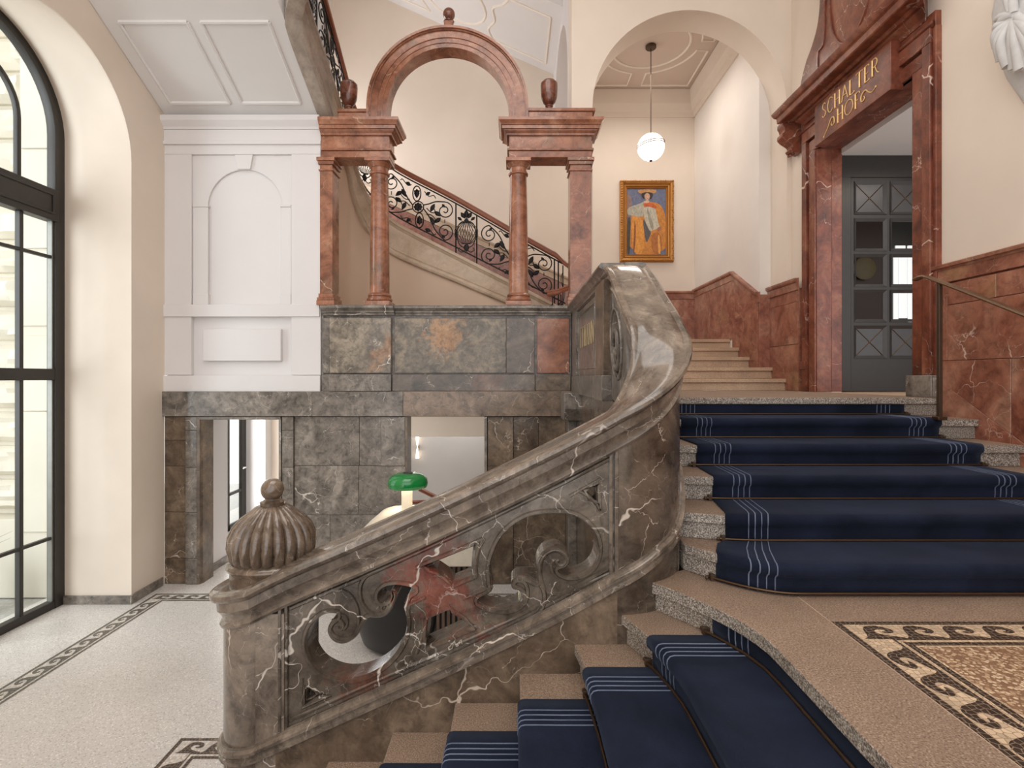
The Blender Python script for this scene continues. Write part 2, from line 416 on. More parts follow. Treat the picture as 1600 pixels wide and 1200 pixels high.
# running-dog mosaic
wave_poly = chaikin([(-.06,0),(.08,.08),(.17,.28),(.22,.58),(.30,.84),(.46,.99),(.66,.98),(.84,.88),(.96,.68),(.94,.50),(.80,.41),(.67,.44),(.62,.53),(.73,.55),(.78,.63),(.70,.70),(.57,.70),(.48,.60),(.47,.44),(.56,.30),(.74,.21),(.92,.15),(1.04,.05),(1.04,0)], 2)
def mosaic(parent, p0, d, length, inn, z, period=0.1745, width=0.225, dark=TDARK, light=TLIGHT, skip=0.0):
    """band from p0 along unit d; inn = unit normal towards the inner side; one part per strip, one part per wave"""
    def P(u, v, h): return (p0[0]+d[0]*u+inn[0]*v, p0[1]+d[1]*u+inn[1]*v, z+h)
    def strip(name, u0, u1, v0, v1, h, mat, skew=1):
        b = MB(); s0 = v0 if skew else 0; s1 = v1 if skew else 0
        b.loft([[P(u0+s0, v0, 0), P(u1, v0, 0), P(u1, v1, 0), P(u0+s1, v1, 0)], [P(u0+s0, v0, h), P(u1, v0, h), P(u1, v1, h), P(u0+s1, v1, h)]])
        b.build(name, mat, parent, smooth=0)
    W = width/0.225
    strip('mosaic_ground', 0, length, 0, width, 0.0010, light)
    strip('mosaic_line', 0, length, 0, 0.030*W, 0.0018, dark)
    strip('mosaic_line', 0, length, 0.187*W, 0.215*W, 0.0018, dark)
    strip('mosaic_line', 0, length, 0.160*W, 0.170*W, 0.0018, dark)
    n = int((length-0.06)/period); b0 = None
    for i in range(n):
        u0 = 0.05+i*period
        if u0 < max(0.03*W, skip): continue
        if b0 is None:
            b = MB(); pts = [(u*period, (0.160-0.122*v)*W) for u, v in wave_poly]
            b.add([P(u0+u, v, 0.0018) for u, v in pts]+[P(u0+u, v, 0) for u, v in pts], [tuple(range(len(pts)))]+[(k, (k+1) % len(pts), len(pts)+(k+1) % len(pts), len(pts)+k) for k in range(len(pts))])
            b0 = b.build('mosaic_wave', dark, parent, smooth=0); base = Vector(b0.location); first_u = u0
        else:
            c = b0.copy(); COL.objects.link(c); c.location = base+Vector((d[0], d[1], 0))*(u0-first_u)
mosaic(floor, (-4.36, 6.59), (0, -1), 6.5, (1, 0), FL, dark=TDARKG, light=TLIGHTW, skip=.2)
mosaic(floor, (-4.36, 6.59), (1, 0), 4.6, (0, -1), FL, dark=TDARKG, light=TLIGHTW)
mosaic(floor, (-2.43, 3.95), (1, 0), 3.0, (0, -1), FL, dark=TDARK, light=TLIGHTW)
mosaic(floor, (-2.43, 3.95), (0, -1), 3.4, (1, 0), FL, dark=TDARK, light=TLIGHTW, skip=.2)

# ---- left wall with the arched opening, and its deep reveal
def arch_pts(yc, zc, R, z0, n=28):
    return [(yc-R, z0)]+[(yc-R*math.cos(PI*i/n), zc+R*math.sin(PI*i/n)) for i in range(n+1)]+[(yc+R, z0)]
AY, AR, AZ1, AZ2 = 5.24, 1.06, 2.52, 2.78
WXW = -5.29
m = MB()
inner = arch_pts(AY, AZ1, AR, FL); outer = arch_pts(AY, AZ2, AR, FL)
m.plate([(-3.2, FL), (AY-AR, FL)]+inner[1:-1]+[(AY+AR, FL), (6.9, FL), (6.9, 7.3), (-3.2, 7.3)], [], 0.02, lambda u, v, w: (WX0-0.01+w, u, v))
m.loft([[(WX0-0.02, y, z) for y, z in inner], [(WXW-0.08, y, z) for y, z in outer]], closed=False)
m.plate([(2.6, FL), (AY-AR, FL)]+outer[1:-1]+[(AY+AR, FL), (6.9, FL), (6.9, 7.3), (2.6, 7.3)], [], 0.02, lambda u, v, w: (WXW-0.08+w, u, v))
wl = struct(m.build('wall_left', PLASTER, smooth=30, org=(WX0, 4, FL)), 'cream plaster left wall with a deep arched window reveal')
m = MB(); m.box(WXW+0.02, WX0+0.0, AY+AR-0.025, AY+AR-0.001, FL, FL+0.10)
struct(m.build('baseboard_reveal', GREY, bev=0.004), 'low grey marble skirting of the window reveal')
m = MB(); m.box(WX0, WX0+0.02, AY+AR-0.025, 6.85, FL, FL+0.11)
struct(m.build('baseboard_left', GREY, bev=0.004), 'grey marble skirting of the left pier')

# ---- window_1 : dark metal arched window
def arc_strip(R0, R1, zc, y0=None, n=28):
    a = [(AY-R0*math.cos(PI*i/n), zc+R0*math.sin(PI*i/n)) for i in range(n+1)]
    b = [(AY-R1*math.cos(PI*i/n), zc+R1*math.sin(PI*i/n)) for i in range(n+1)]
    return a+b[::-1]
win = MB()
fz = 2.78
win.plate([(AY-AR, FL)]+[(AY-AR*math.cos(PI*i/28), fz+AR*math.sin(PI*i/28)) for i in range(29)]+[(AY+AR, FL), (AY+AR-0.13, FL)]
          + [(AY+(AR-.13)*math.cos(PI*i/28), fz+(AR-.13)*math.sin(PI*i/28)) for i in range(29)]+[(AY-AR+0.13, FL)], [], 0.10, lambda u, v, w: (WXW+w, u, v), 0.004)
win = struct(win.build('window_1', FRAME, org=(WXW, AY, FL)), 'tall dark metal arched window on the left')
def wbar(y0, y1, z0, z1, t=0.05, name='glazing_bar'):
    b = MB(); b.box(WXW-t/2, WXW+t/2, y0, y1, z0, z1); return b.build(name, FRAME, win, bev=0.006)
for ym in (AY+0.53, AY-0.53): wbar(ym-0.022, ym+0.022, FL+0.06, 1.79, 0.06, 'mullion'); 
wbar(AY-0.03, AY+0.03, FL+0.06, 1.79, 0.07, 'mullion')
wbar(AY-AR+0.1, AY+AR-0.1, 1.79, 2.15, 0.13, 'transom'); wbar(AY-AR+0.1, AY+AR-0.1, -0.03, 0.10, 0.09, 'transom')
b = MB(); b.box(WXW+0.065, WXW+0.078, AY-AR+0.16, AY+AR-0.16, 1.86, 1.885); b.box(WXW+0.065, WXW+0.078, AY-AR+0.16, AY+AR-0.16, 2.07, 2.095)
b.box(WXW+0.065, WXW+0.078, AY+AR-0.19, AY+AR-0.165, 1.885, 2.07); b.build('transom_moulding', FRAME, win, bev=0.003)
for z in (1.38, -1.84): wbar(AY-AR+0.12, AY+AR-0.12, z-0.018, z+0.018)
wbar(AY-AR+0.1, AY+AR-0.1, FL, FL+0.09, 0.09, 'bottom_rail')
b = MB(); ri = 0.53
b.plate([(AY-ri, 2.1)]+[(AY-ri*math.cos(PI*i/20), 2.78+ri*math.sin(PI*i/20)) for i in range(21)]+[(AY+ri, 2.1), (AY+ri-0.045, 2.1)]
        + [(AY+(ri-.045)*math.cos(PI*i/20), 2.78+(ri-.045)*math.sin(PI*i/20)) for i in range(21)]+[(AY-ri+0.045, 2.1)], [], 0.05, lambda u, v, w: (WXW+w, u, v), 0.004)
b.build('inner_arch_bar', FRAME, win)
b = MB()
for y0, y1 in ((AY-AR+.12, AY-.53), (AY-.53, AY), (AY, AY+.53), (AY+.53, AY+AR-.12)): pass
b.plate([(AY-AR+.1, FL+.05)]+[(AY-(AR-.1)*math.cos(PI*i/28), fz+(AR-.1)*math.sin(PI*i/28)) for i in range(29)]+[(AY+AR-.1, FL+.05)], [], 0.006, lambda u, v, w: (WXW+w, u, v))
b.build('window_pane', GLASS, win, smooth=0)
b = MB()
b.box(WXW-0.02, WXW+0.03, AY+AR-0.155, AY+AR-0.135, 0.1, 1.79); b.box(WXW-0.02, WXW+0.03, AY+AR-0.155, AY+AR-0.135, FL+.09, -0.03)
b.build('casement_stile', plain('pale_metal_bead', rgb(130,128,122), 0.4, Metallic=0.4), win)

# ---- outside: paving, stone jamb, rusticated pier
m = MB(); m.box(-16, WXW-0.12, -4, 13.5, FL-0.15, FL-0.01)
struct(m.build('pavement', terrazzo('grey_pavement', rgb(176,174,168), [rgb(166,164,158), rgb(186,184,178), rgb(196,194,188)], 20), org=(-9, 5, FL-.15)), 'pale pavement outside the window')
ext = MB(); ext.box(-5.9, WXW-0.12, 6.46, 7.6, FL, 5.5)
LIME = plaster('pale_limestone', (214, 206, 190), 8)
EXT = struct(ext.build('stone_jamb', LIME, bev=0.01, org=(-5.6, 6.8, FL)), 'smooth pale limestone jamb outside the window')
for k, z in enumerate((-1.85, -0.4, 0.62, 1.55, 2.75)):
    m = MB(); m.box(-5.895, WXW-0.125, 6.435, 6.458, z, z+(1.44 if k == 0 else 0.9 if k < 3 else 1.18)); m.build('ashlar_block', LIME, EXT, bev=0.006, seg=1)
core = MB(); core.box(-9.5, -5.92, 6.75, 8.0, FL, 5.5)
core = struct(core.build('rusticated_pier', LIME, org=(-7.5, 7, FL)), 'rough rusticated limestone pier outside')
zz = FL+1.0; random.seed(3)
base = MB(); base.box(-9.5, -5.95, 6.45, 6.75, FL, FL+0.95); base.build('plinth_stone', LIME, core, bev=0.01)
while zz < 5.3:
    h = 0.40
    m = MB(); nx, nz = 14, 6; x0, x1 = -7.6, -5.96
    g = []
    for j in range(nz+1):
        row = []
        for i in range(nx+1):
            e = min(i, nx-i, 1)*min(j, nz-j, 1)
            row.append((x0+(x1-x0)*i/nx, 6.75-(0.05+(0.05+0.09*random.random())*(1 if e else 0)), zz+0.02+(h-0.04)*j/nz))
        g.append(row)
    m.loft(g, closed=False, caps=False)
    m.loft([[ (x0,6.75,zz+.02),(x1,6.75,zz+.02),(x1,6.75,zz+h-.02),(x0,6.75,zz+h-.02)],[ (x0,6.70,zz+.02),(x1,6.70,zz+.02),(x1,6.70,zz+h-.02),(x0,6.70,zz+h-.02)]])
    m.build('rusticated_block', LIME, core, smooth=25); zz += h+0.02
# street planter plants seen at the pane: a thin reed plant
pl = thing('reed_plant', 'spiky reed plant in a dark pot outside the window', 'plant', (-6.05, 5.95, FL))
b = MB(); b.lathe((-6.05, 5.95, FL), [(0.02, 0), (0.13, 0.0), (0.17, 0.5), (0.155, 0.5), (0.14, 0.42), (0.01, 0.42)], 20); b.build('pot', FRAME, pl)
b = MB()
for k in range(26):
    a = random.uniform(0, 2*PI); L = random.uniform(.25, .5); hgt = random.uniform(.1, .45)
    b.tube([(-6.05, 5.95, FL+.4), (-6.05+.4*L*math.cos(a), 5.95+.4*L*math.sin(a), FL+.45+hgt*.8), (-6.05+L*math.cos(a), 5.95+L*math.sin(a), FL+.45+hgt)], lambda t: 0.004*(1-t)+0.0008, 5)
o = b.build('blades', plain('dry_reed', rgb(92,92,66), 0.7), pl); o['kind'] = 'stuff'

# ---- back wall of the left bay: white plaster with a blind arch (z -0.18 .. 3.35)
bx = lambda x: mx(x, YB)
bz = lambda y: mz(y, YB)
m = MB(); m.box(WX0, bx(503), YB+0.06, YB+0.30, bz(612), 7.3)
bay = struct(m.build('wall_back', PLASTERW, org=(-3.45, YB, bz(612))), 'white panelled plaster wall of the left bay')
def relief(name, x0, x1, y0, y1, d, mat=PLASTERW, bev=0.006, back=YB+0.065, parent=None):
    b = MB(); b.box(bx(x0), bx(x1), YB-d, back, bz(y0), bz(y1)); return b.build(name, mat, parent or bay, bev=bev)
relief('side_pilaster', 255, 299, 586, 241, 0.0); relief('side_pilaster', 455, 501, 586, 241, 0.0)
relief('frieze_band', 255, 501, 226, 241, 0.0)
relief('frieze_band', 253, 502, 222, 203, 0.012); relief('frieze_fillet', 253, 502, 226.5, 221, 0.03)
b = MB()   # cornice
prof = [(0, 0), (0.02, 0), (0.03, 0.03), (0.07, 0.07), (0.085, 0.09), (0.085, 0.155), (0, 0.155)]
b.prism([(YB-u, bz(203)+v) for u, v in prof]+[(YB+0.06, bz(203)+0.155), (YB+0.06, bz(203))], 'x', bx(252), bx(503)-0.01)
b.build('cornice', PLASTERW, bay, smooth=20)
b = MB()   # blind arch frame
ax, ar = bx(381), 58.5*YB/840; asz = bz(322)
x0, x1 = bx(299), bx(455)
hole = [(bx(323), bz(476))]+[(ax-ar*math.cos(PI*i/24), asz+ar*math.sin(PI*i/24)) for i in range(25)]+[(bx(439), bz(476))]
b.plate([(x0, bz(476)), hole[0]]+hole[1:-1]+[hole[-1], (x1, bz(476)), (x1, bz(241)), (x0, bz(241))], [], 0.03, lambda u, v, w: (u, YB+0.045+w, v), 0.004)
b.build('arch_panel', PLASTERW, bay)
relief('impost', 300, 323.5, 476, 321, -0.018, back=YB+.05); relief('impost', 438.5, 454, 476, 321, -0.018, back=YB+.05)
relief('impost_cap', 300, 325, 323, 319.5, -0.005); relief('impost_cap', 437, 454, 323, 319.5, -0.005)
relief('impost_base', 300, 324.5, 476, 459, -0.008); relief('impost_base', 437.5, 454, 476, 459, -0.008)
b = MB(); b.prism([(bx(371), bz(264)), (bx(391), bz(264)), (bx(395), bz(241.5)), (bx(367), bz(241.5))], 'y', YB-0.004, YB+0.06); b.build('keystone', PLASTERW, bay, bev=0.004)
relief('sill_band', 256, 500, 495, 476, 0.022); relief('raised_panel', 317, 439, 564, 514, 0.006); relief('base_band', 256, 501, 612, 586.5, 0.022)

# ---- the lower marble wall with two doorways (z FL .. -0.18)
m = MB()
for a, c in ((255, 313), (440, 636), (760, 905)): m.box(bx(a), bx(c), YB+0.03, YB+0.28, FL, bz(650))
m.box(WX0-0.02, 0.9, YB+0.03, YB+0.28, bz(651), bz(612))
low = struct(m.build('wall_back_lower', DARKCORE, org=(-1.8, YB, FL), smooth=0), 'lower wall clad in grey brown marble with two doorways')
L_ = lambda x0, x1, y0, y1, mat, t=0.03, nm='marble_slab': slab(low, rect(bx(x0), bx(x1), bz(y1), bz(y0)), 'y', YB+0.03, t, mat, nm)
for a, c in ((254.5, 490), (490, 631), (631, 877)):
    m = MB(); m.box(bx(a)+.001, bx(c)-.001, YB-0.05, YB+0.03, bz(650), bz(611.5)); m.build('lintel_slab', GREY if a < 600 else marble('warm_grey_marble', [rgb(98,80,66), rgb(124,106,90), rgb(140,120,104), rgb(158,138,120)], rgb(214,200,186), 2.0, 1.8, 0.007, 0.8, 0.3), low, bev=0.003, seg=1)
for y0, y1 in ((651, 688), (688, 728), (728, 800), (800, 872), (872, 912)): L_(257, 291, y0, y1, BROWND, 0.03)
for y0, y1 in ((651, 672), (672, 730), (730, 800), (800, 872), (872, 912)): L_(291, 309, y0, y1, GREY, 0.05, 'jamb_stone')
b = MB()   # moulded reveal of the first doorway, and its head bead
for x_, s_ in ((mx(309, YB), 1), (mx(440, YB), -1)):
    b.prism([(x_, YB-0.02), (x_+s_*0.03, YB-0.01), (x_+s_*0.035, YB+0.02), (x_+s_*0.05, YB+0.03), (x_+s_*0.05, YB+0.27), (x_, YB+0.27)], 'z', FL, bz(651))
b.build('door_reveal', BROWND, low, smooth=20)
b = MB(); b.box(bx(313), bx(440), YB-0.03, YB+0.25, bz(655.5), bz(651)); b.build('head_bead', GREY, low, bev=0.004)
for y0, y1 in ((651, 672), (672, 730), (730, 800), (800, 872), (872, 912)): L_(441, 459, y0, y1, GREY, 0.045, 'jamb_stone')
for xa, xc, y0, y1 in ((459, 561, 651, 728), (561, 595, 651, 728), (459, 560, 728, 805), (560, 633, 728, 805), (459, 515, 805, 912), (515, 633, 805, 912)): L_(xa, xc, y0, y1, GREY, 0.012)
L_(595, 633, 651, 728, GREY, 0.03)
b = MB(); b.box(bx(633), bx(636), YB, YB+0.27, FL, bz(651)); b.build('door_reveal', BROWND, low)
b = MB(); b.box(bx(757), bx(761), YB-0.02, YB+0.27, FL, bz(651)); b.build('door_reveal', GREY, low)
for y0, y1 in ((651, 728), (728, 800), (800, 912)): L_(762, 802, y0, y1, BROWND, 0.04, 'jamb_stone')
for xa, xc, y0, y1 in ((802, 842, 651, 705), (842, 884, 651, 705), (802, 860, 705, 800), (860, 884, 705, 800), (802, 884, 800, 886), (802, 884, 886, 912)): L_(xa, xc, y0, y1, BROWND, 0.012)
# side pilaster at the right end, and corbel that carries the landing corner
m = MB(); m.box(mx(884, YB), 0.80, 6.62, YB+0.03, FL, bz(655)); m.build('corner_pilaster', GREY, low, bev=0.01)
m = MB(); m.prism([(6.62, bz(611)), (6.15, bz(611)), (6.15, -0.36), (6.26, -0.50), (6.62, -0.50)], 'x', 0.60, 0.81); m.build('corbel', GREY, low, bev=0.01)

# ---- arch wall on the right (plane Y 7.02), niche behind it
AX, AW, ASZ = 2.32, 1.27, 3.53
m = MB()
pts = [(0.78, TOP-.1), (AX-AW, TOP-.1)]+[(AX-AW*math.cos(PI*i/36), ASZ+AW*math.sin(PI*i/36)) for i in range(37)]+[(AX+AW, TOP-.1), (WX1, TOP-.1), (WX1, 7.3), (0.78, 7.3)]
m.plate(pts, [], 0.44, lambda u, v, w: (u, 7.24+w, v))
struct(m.build('wall_arch', PLASTER, smooth=30, org=(2.3, 7.2, TOP)), 'cream plaster wall pierced by a tall round arch')
m = MB()
m.box(3.43, 3.60, 7.46, 10.1, TOP, 7.0)
struct(m.build('wall_niche_right', plaster('daylit_plaster', (234, 225, 216)), org=(3.5, 8.7, TOP)), 'cream plaster side wall of the stair alcove')  # whiter copy of the cream plaster, daylight on this wall put into its colour
m = MB(); m.box(-4.6, 3.6, 10.1, 10.3, FL, 7.3)
struct(m.build('wall_far', PLASTER, org=(0, 10.2, FL)), 'far cream plaster wall behind the upper stair')
m = MB(); m.box(-4.6, -4.46, 7.2, 10.1, -0.4, 7.3)
struct(m.build('wall_stair_left', PLASTER, org=(-4.5, 8.7, FL)), 'left plaster wall of the upper stair')
# wall between stair and alcove, with an arch
m = MB(); oy, orr, oz = 8.78, 1.22, 4.3
m.plate([(7.46, 3.48), (oy-orr, 3.48)]+[(oy-orr*math.cos(PI*i/30), oz+orr*math.sin(PI*i/30)) for i in range(31)]+[(10.1, 4.3), (10.1, 7.3), (7.46, 7.3)], [], 0.25, lambda u, v, w: (0.905+w, u, v))
struct(m.build('wall_cross', PLASTERW, smooth=30, org=(.9, 8.7, 3)), 'white cross wall with an arch between stair and alcove')
# alcove ceiling with mouldings
m = MB(); m.box(1.03, 3.6, 7.38, 10.1, 5.37, 5.5)
PINKC = plaster('rosy_ceiling_plaster', (214, 196, 182), 4)
ceil2 = struct(m.build('ceiling_alcove', PINKC, org=(2.3, 8.7, 5.37)), 'moulded plaster ceiling of the alcove')
b = MB(); b.prism([(10.1, 4.88), (10.07, 4.88), (10.06, 4.96), (10.02, 4.98), (10.0, 5.08), (9.99, 5.10), (9.97, 5.36), (10.1, 5.36)], 'x', 1.03, 3.43); b.build('cove_cornice', PLASTER, ceil2, smooth=20)
b = MB(); b.prism([(3.43, 4.88), (3.40, 4.88), (3.39, 4.96), (3.35, 4.98), (3.33, 5.08), (3.32, 5.10), (3.30, 5.36), (3.43, 5.36)], 'y', 7.38, 10.1); b.build('cove_cornice', PLASTER, ceil2, smooth=20)
MOULD = plaster('pale_moulding_plaster', (240, 228, 214), 3)
def ring(cx, cy, r, a0=0, a1=2*PI, n=48, z=5.37, parent=None, rad=0.022):
    b = MB(); full = abs(a1-a0) > 6.2
    b.tube([(cx+r*math.cos(a0+(a1-a0)*i/n), cy+r*math.sin(a0+(a1-a0)*i/n), z) for i in range(n if full else n+1)], rad, 6, loop=full); return b.build('ceiling_moulding', MOULD, parent)
ring(2.24, 8.69, 0.62, parent=ceil2)
for sx in (-1, 1):
    for sy in (-1, 1):
        b = MB(); q = []
        for i in range(13):
            a = math.radians(9+72*i/12); q.append((2.24+sx*0.80*math.cos(a), 8.69+sy*0.80*math.sin(a), 5.37))
        q += [(2.24+sx*0.13, 8.69+sy*1.18, 5.37), (2.24+sx*0.98, 8.69+sy*1.18, 5.37), (2.24+sx*0.98, 8.69+sy*0.13, 5.37)]
        b.tube(q, 0.02, 6, loop=True); b.build('ceiling_moulding', MOULD, ceil2)

# ---- right wall with the portal opening
DY0, DY1, DZ1 = 4.84, 6.40, 2.73
m = MB(); m.box(WX1, 3.925, -3.2, DY0, FL, 7.3); m.box(WX1, 3.925, DY1, 7.6, FL, 7.3); m.box(WX1, 3.925, DY0, DY1, DZ1, 7.3); m.box(WX1, 3.925, DY0, DY1, FL, TOP-.02)
struct(m.build('wall_right', PLASTER, org=(3.8, 2, FL), smooth=0), 'cream plaster right wall around the marble portal')
m = MB(); m.box(-5.4, 4.1, -3.2, 13, 7.3, 7.5)
struct(m.build('ceiling', PLASTERC, org=(0, 4, 7.3)), 'high white ceiling')

# vestibule behind the portal
m = MB(); m.box(3.92, 6.6, 4.4, 6.46, 2.66, 2.8)
struct(m.build('ceiling_vestibule', PLASTERC, org=(5, 5, 2.66)), 'plain white vestibule ceiling')
m = MB(); m.box(3.64, 9.0, 4.3, 9.6, TOP-.1, TOP-.003)
struct(m.build('floor_vestibule', GRANITEL, org=(5, 6, TOP-.1)), 'stone floor beyond the portal')
m = MB(); m.box(6.5, 6.7, 4.3, 6.5, TOP, 2.8)
struct(m.build('wall_vestibule', DARKW, org=(6.6, 5.4, TOP)), 'dark timber wall in the vestibule')
m = MB(); m.box(3.95, 9.0, 9.4, 9.6, TOP, 3.2); m.box(8.9, 9.0, 6.5, 9.4, TOP, 3.2); m.box(4.0, 4.15, 6.6, 9.4, TOP, 3.2); m.box(4.0, 9.0, 6.5, 9.5, 2.9, 3.1)
hall = struct(m.build('wall_banking_hall', DARKW, org=(6, 9.5, TOP)), 'dark panelled room beyond the glazed door')
# windows of that far room
fx = lambda x: mx(x, 9.38)
fz2 = lambda y: mz(y, 9.38)
wn = MB(); wn.box(fx(1388), fx(1432), 9.30, 9.39, fz2(508), fz2(333)); wn = struct(wn.build('window_2', DOORM, org=(fx(1410), 9.35, fz2(508))), 'bright windows seen through the glazed door')
for xa, xb, ya, yb in ((1390, 1397, 503, 455), (1399, 1411, 498, 457), (1413, 1427, 505, 457), (1390, 1397, 446, 400), (1399, 1411, 446, 402), (1413, 1427, 446, 402), (1396, 1410, 346, 341), (1413, 1424, 346, 341), (1393, 1408, 391, 386), (1412, 1427, 391, 386)):
    b = MB(); b.box(fx(xa), fx(xb), 9.275, 9.30, fz2(ya), fz2(yb)); b.build('window_pane', DAYPANE, wn, smooth=0)
b = MB(); b.lathe((0, 0, 0), [(0.001, 0), (0.2, 0), (0.2, 0.02), (0.17, 0.03), (0.001, 0.03)], 32); b.xf(lambda p: (fx(1349)+p[0], 9.36-p[2], fz2(420)+p[1]))
tag(b.build('wall_clock', plain('tarnished_brass_dial', rgb(96,82,50), .5), org=(fx(1349), 9.3, fz2(420)-.2)), 'round brass dial clock on the dark wall behind the door glass', 'clock')
# ================================================================= UPPER WINDING STAIR (stringer, soffits, railing)
raw = [(1.02,8.27,0.70,0.93,1.68),(0.08,8.27,1.06,1.42,2.20),(-0.86,8.27,1.45,1.90,2.74),(-1.8,8.27,1.85,2.39,3.24)]
for ph, a, b_, c in ((55,2.12,2.66,3.56),(37,2.29,2.86,3.80),(18,2.60,3.16,4.03),(0,2.93,3.48,4.25)):
    raw.append((-1.8-.60*math.cos(math.radians(ph)), 7.67+.60*math.sin(math.radians(ph)), a, b_, c))
raw += [(-2.40,6.9,3.35,3.87,4.70),(-2.40,6.0,3.79,4.31,5.17)]
for ph, a in ((30, 3.92), (60, 4.03), (90, 4.14)):
    raw.append((-2.0-.40*math.cos(math.radians(ph)), 6.0-.40*math.sin(math.radians(ph)), a, a+.52, a+1.38))
raw.append((-1.3, 5.6, 4.45, 4.97, 5.83))
SP = catmull(raw, 10)
cum = [0.0]
for a, b_ in zip(SP, SP[1:]): cum.append(cum[-1]+math.hypot(b_[0]-a[0], b_[1]-a[1]))
def at(s):
    s = max(0, min(cum[-1]-1e-6, s)); i = 0
    while cum[i+1] < s: i += 1
    t = (s-cum[i])/(cum[i+1]-cum[i]+1e-9); a, b_ = SP[i], SP[i+1]
    p = [a[k]+(b_[k]-a[k])*t for k in range(5)]
    d = Vector((b_[0]-a[0], b_[1]-a[1])); d.normalize()
    return p, (-d.y, d.x), (d.x, d.y)
SE = cum[-1]
def s_of(test):
    i = 0
    while i < len(SP)-1 and not test(SP[i]): i += 1
    return cum[i]
ust = thing('winding_staircase', 'pale sandstone winding upper staircase with moulded string behind the marble arcade', 'staircase', (-0.7, 8.3, 0.6))
def strip_path(s0, s1, n): return [s0+(s1-s0)*i/n for i in range(n+1)]
def stringer(s0, s1, mat, n=50):
    rings = []
    for s in strip_path(s0, s1, n):
        p, nn, t = at(s); zb, zt = p[2], p[3]
        prof = [(-.09, zb), (.02, zb), (.06, zb), (.085, zb+.015), (.095, zb+.045), (.085, zb+.07), (.07, zb+.08), (.07, zb+.095), (.08, zb+.105),(.08, zb+.12), (.065, zb+.13), (.065, zt-.10), (.075, zt-.09), (.09, zt-.06), (.105, zt-.05), (.105, zt-.01), (.095, zt), (-.09, zt)]
        rings.append([(p[0]+u*nn[0], p[1]+u*nn[1], z) for u, z in prof])
    m = MB(); m.loft(rings); return m.build('string', mat, ust, smooth=28)
sm = s_of(lambda p: p[1] < 7.0)
stringer(0.0, sm, STONE, 60); stringer(sm, SE, STONEG, 40)
# wall below the string (tan plaster)
m = MB(); rings = []
for s in strip_path(0, s_of(lambda p: p[1] < 7.2), 60):
    p, nn, t = at(s); rings.append([(p[0]+u*nn[0], p[1]+u*nn[1], z) for u, z in ((-.06, TOP-.1), (.03, TOP-.1), (.03, p[2]+.03), (-.06, p[2]+.03))])
m.loft(rings); struct(m.build('wall_under_stair', PLASTERT, smooth=30, org=(-0.7, 8.27, TOP-.1)), 'tan plaster wall under the curving stair')
# treads between string and far wall
n_st = 15
for k in range(n_st):
    x1 = 0.95-k*0.29*0.93; z = 0.62+R_*k*0.93+.1
    m = MB(); m.box(x1-0.30, x1, 8.33, 10.09, z-0.16, z); m.build('tread', STONE, ust, bev=0.008, seg=1)
# soffit panel slab over the left bay
m = MB(); m.prism([(6.95, 3.345), (3.2, 3.37+.49*3.7), (3.2, 3.62+.49*3.7), (6.95, 3.6)], 'x', WX0+0.005, -2.47)
sof = m.build('soffit', PLASTERC, ust)
def sz(Y): return 3.365+.49*(6.9-Y)
for xa, xb in ((-4.28, -3.54), (-3.39, -2.65)):
    b = MB(); q = [(xa, 6.74), (xb, 6.74), (xb, 5.86), (xa, 5.86)]
    for (xa_, ya), (xb_, yb) in zip(q, q[1:]+q[:1]):
        b.tube([(xa_, ya, sz(ya)), (xb_, yb, sz(yb))], 0.022, 6)
        b.tube([(xa_, ya, sz(ya)), (xb_, yb, sz(yb))], 0.008, 6)
    b.build('panel_moulding', PLASTERC, sof)
# stair flight one storey above : sloping white soffit with mouldings
def uz(X): return 5.76+.45*(0.625-X)
m = MB(); m.prism([(0.78, uz(.78)), (-4.4, uz(-4.4)), (-4.4, uz(-4.4)+.3), (0.78, uz(.78)+.3)], 'y', 8.25, 10.1)
up = thing('upper_flight', 'white underside of the stair flight one storey above, with curved mouldings', 'stair soffit', (-1.0, 9.1, 6.0))
sf2 = m.build('soffit', PLASTERC, up)
def umould(pts): 
    b = MB(); b.tube([(x, y, uz(x)-.002) for x, y in pts], 0.022, 6); b.build('panel_moulding', MOULD, sf2)
umould([(.62, 9.85), (-.35, 9.85)]); umould([(.62, 9.85), (.62, 8.6)]); umould([(.62, 8.6), (-.05, 8.6)])
umould(catmull([(-.35, 9.85), (-.42, 9.6), (-.30, 9.3), (-.32, 9.0), (-.15, 8.8), (-.05, 8.6)], 6))
umould([(-1.0+.55*math.cos(a/12*PI), 9.2+.55*math.sin(a/12*PI)) for a in range(25)])
umould([(-1.5, 9.85), (-3.2, 9.85)]); umould([(-1.5, 9.85), (-1.7, 9.4), (-1.7, 8.9), (-1.5, 8.6)])
m = MB()
rings = []
for i in range(41):
    X = -3.0+3.66*i/40; z = uz(X)+.02
    if X > 0.25: z = uz(0.25)+.02+ (X-.25)*.25 - .03
    rings.append([(X, 8.27+u, z+v) for u, v in ((.09, -.04), (-.06, -.04), (-.10, 0.0), (-.10, .06), (-.07, .09), (-.07, .45), (.09, .45))])
for a in range(1, 9):
    t = a/8*PI*.5; rings.append([(.66+.16*math.sin(t), 8.27+.0+u*math.cos(t)+.1*(1-math.cos(t)), rings[40][0][2]+.04+v+.12*(1-math.cos(t))) for u, v in ((.09, -.04), (-.06, -.04), (-.10, 0.0), (-.10, .06), (-.07, .09), (-.07, .45), (.09, .45))])
m.loft(rings); m.build('string', STONEG, up, smooth=40)

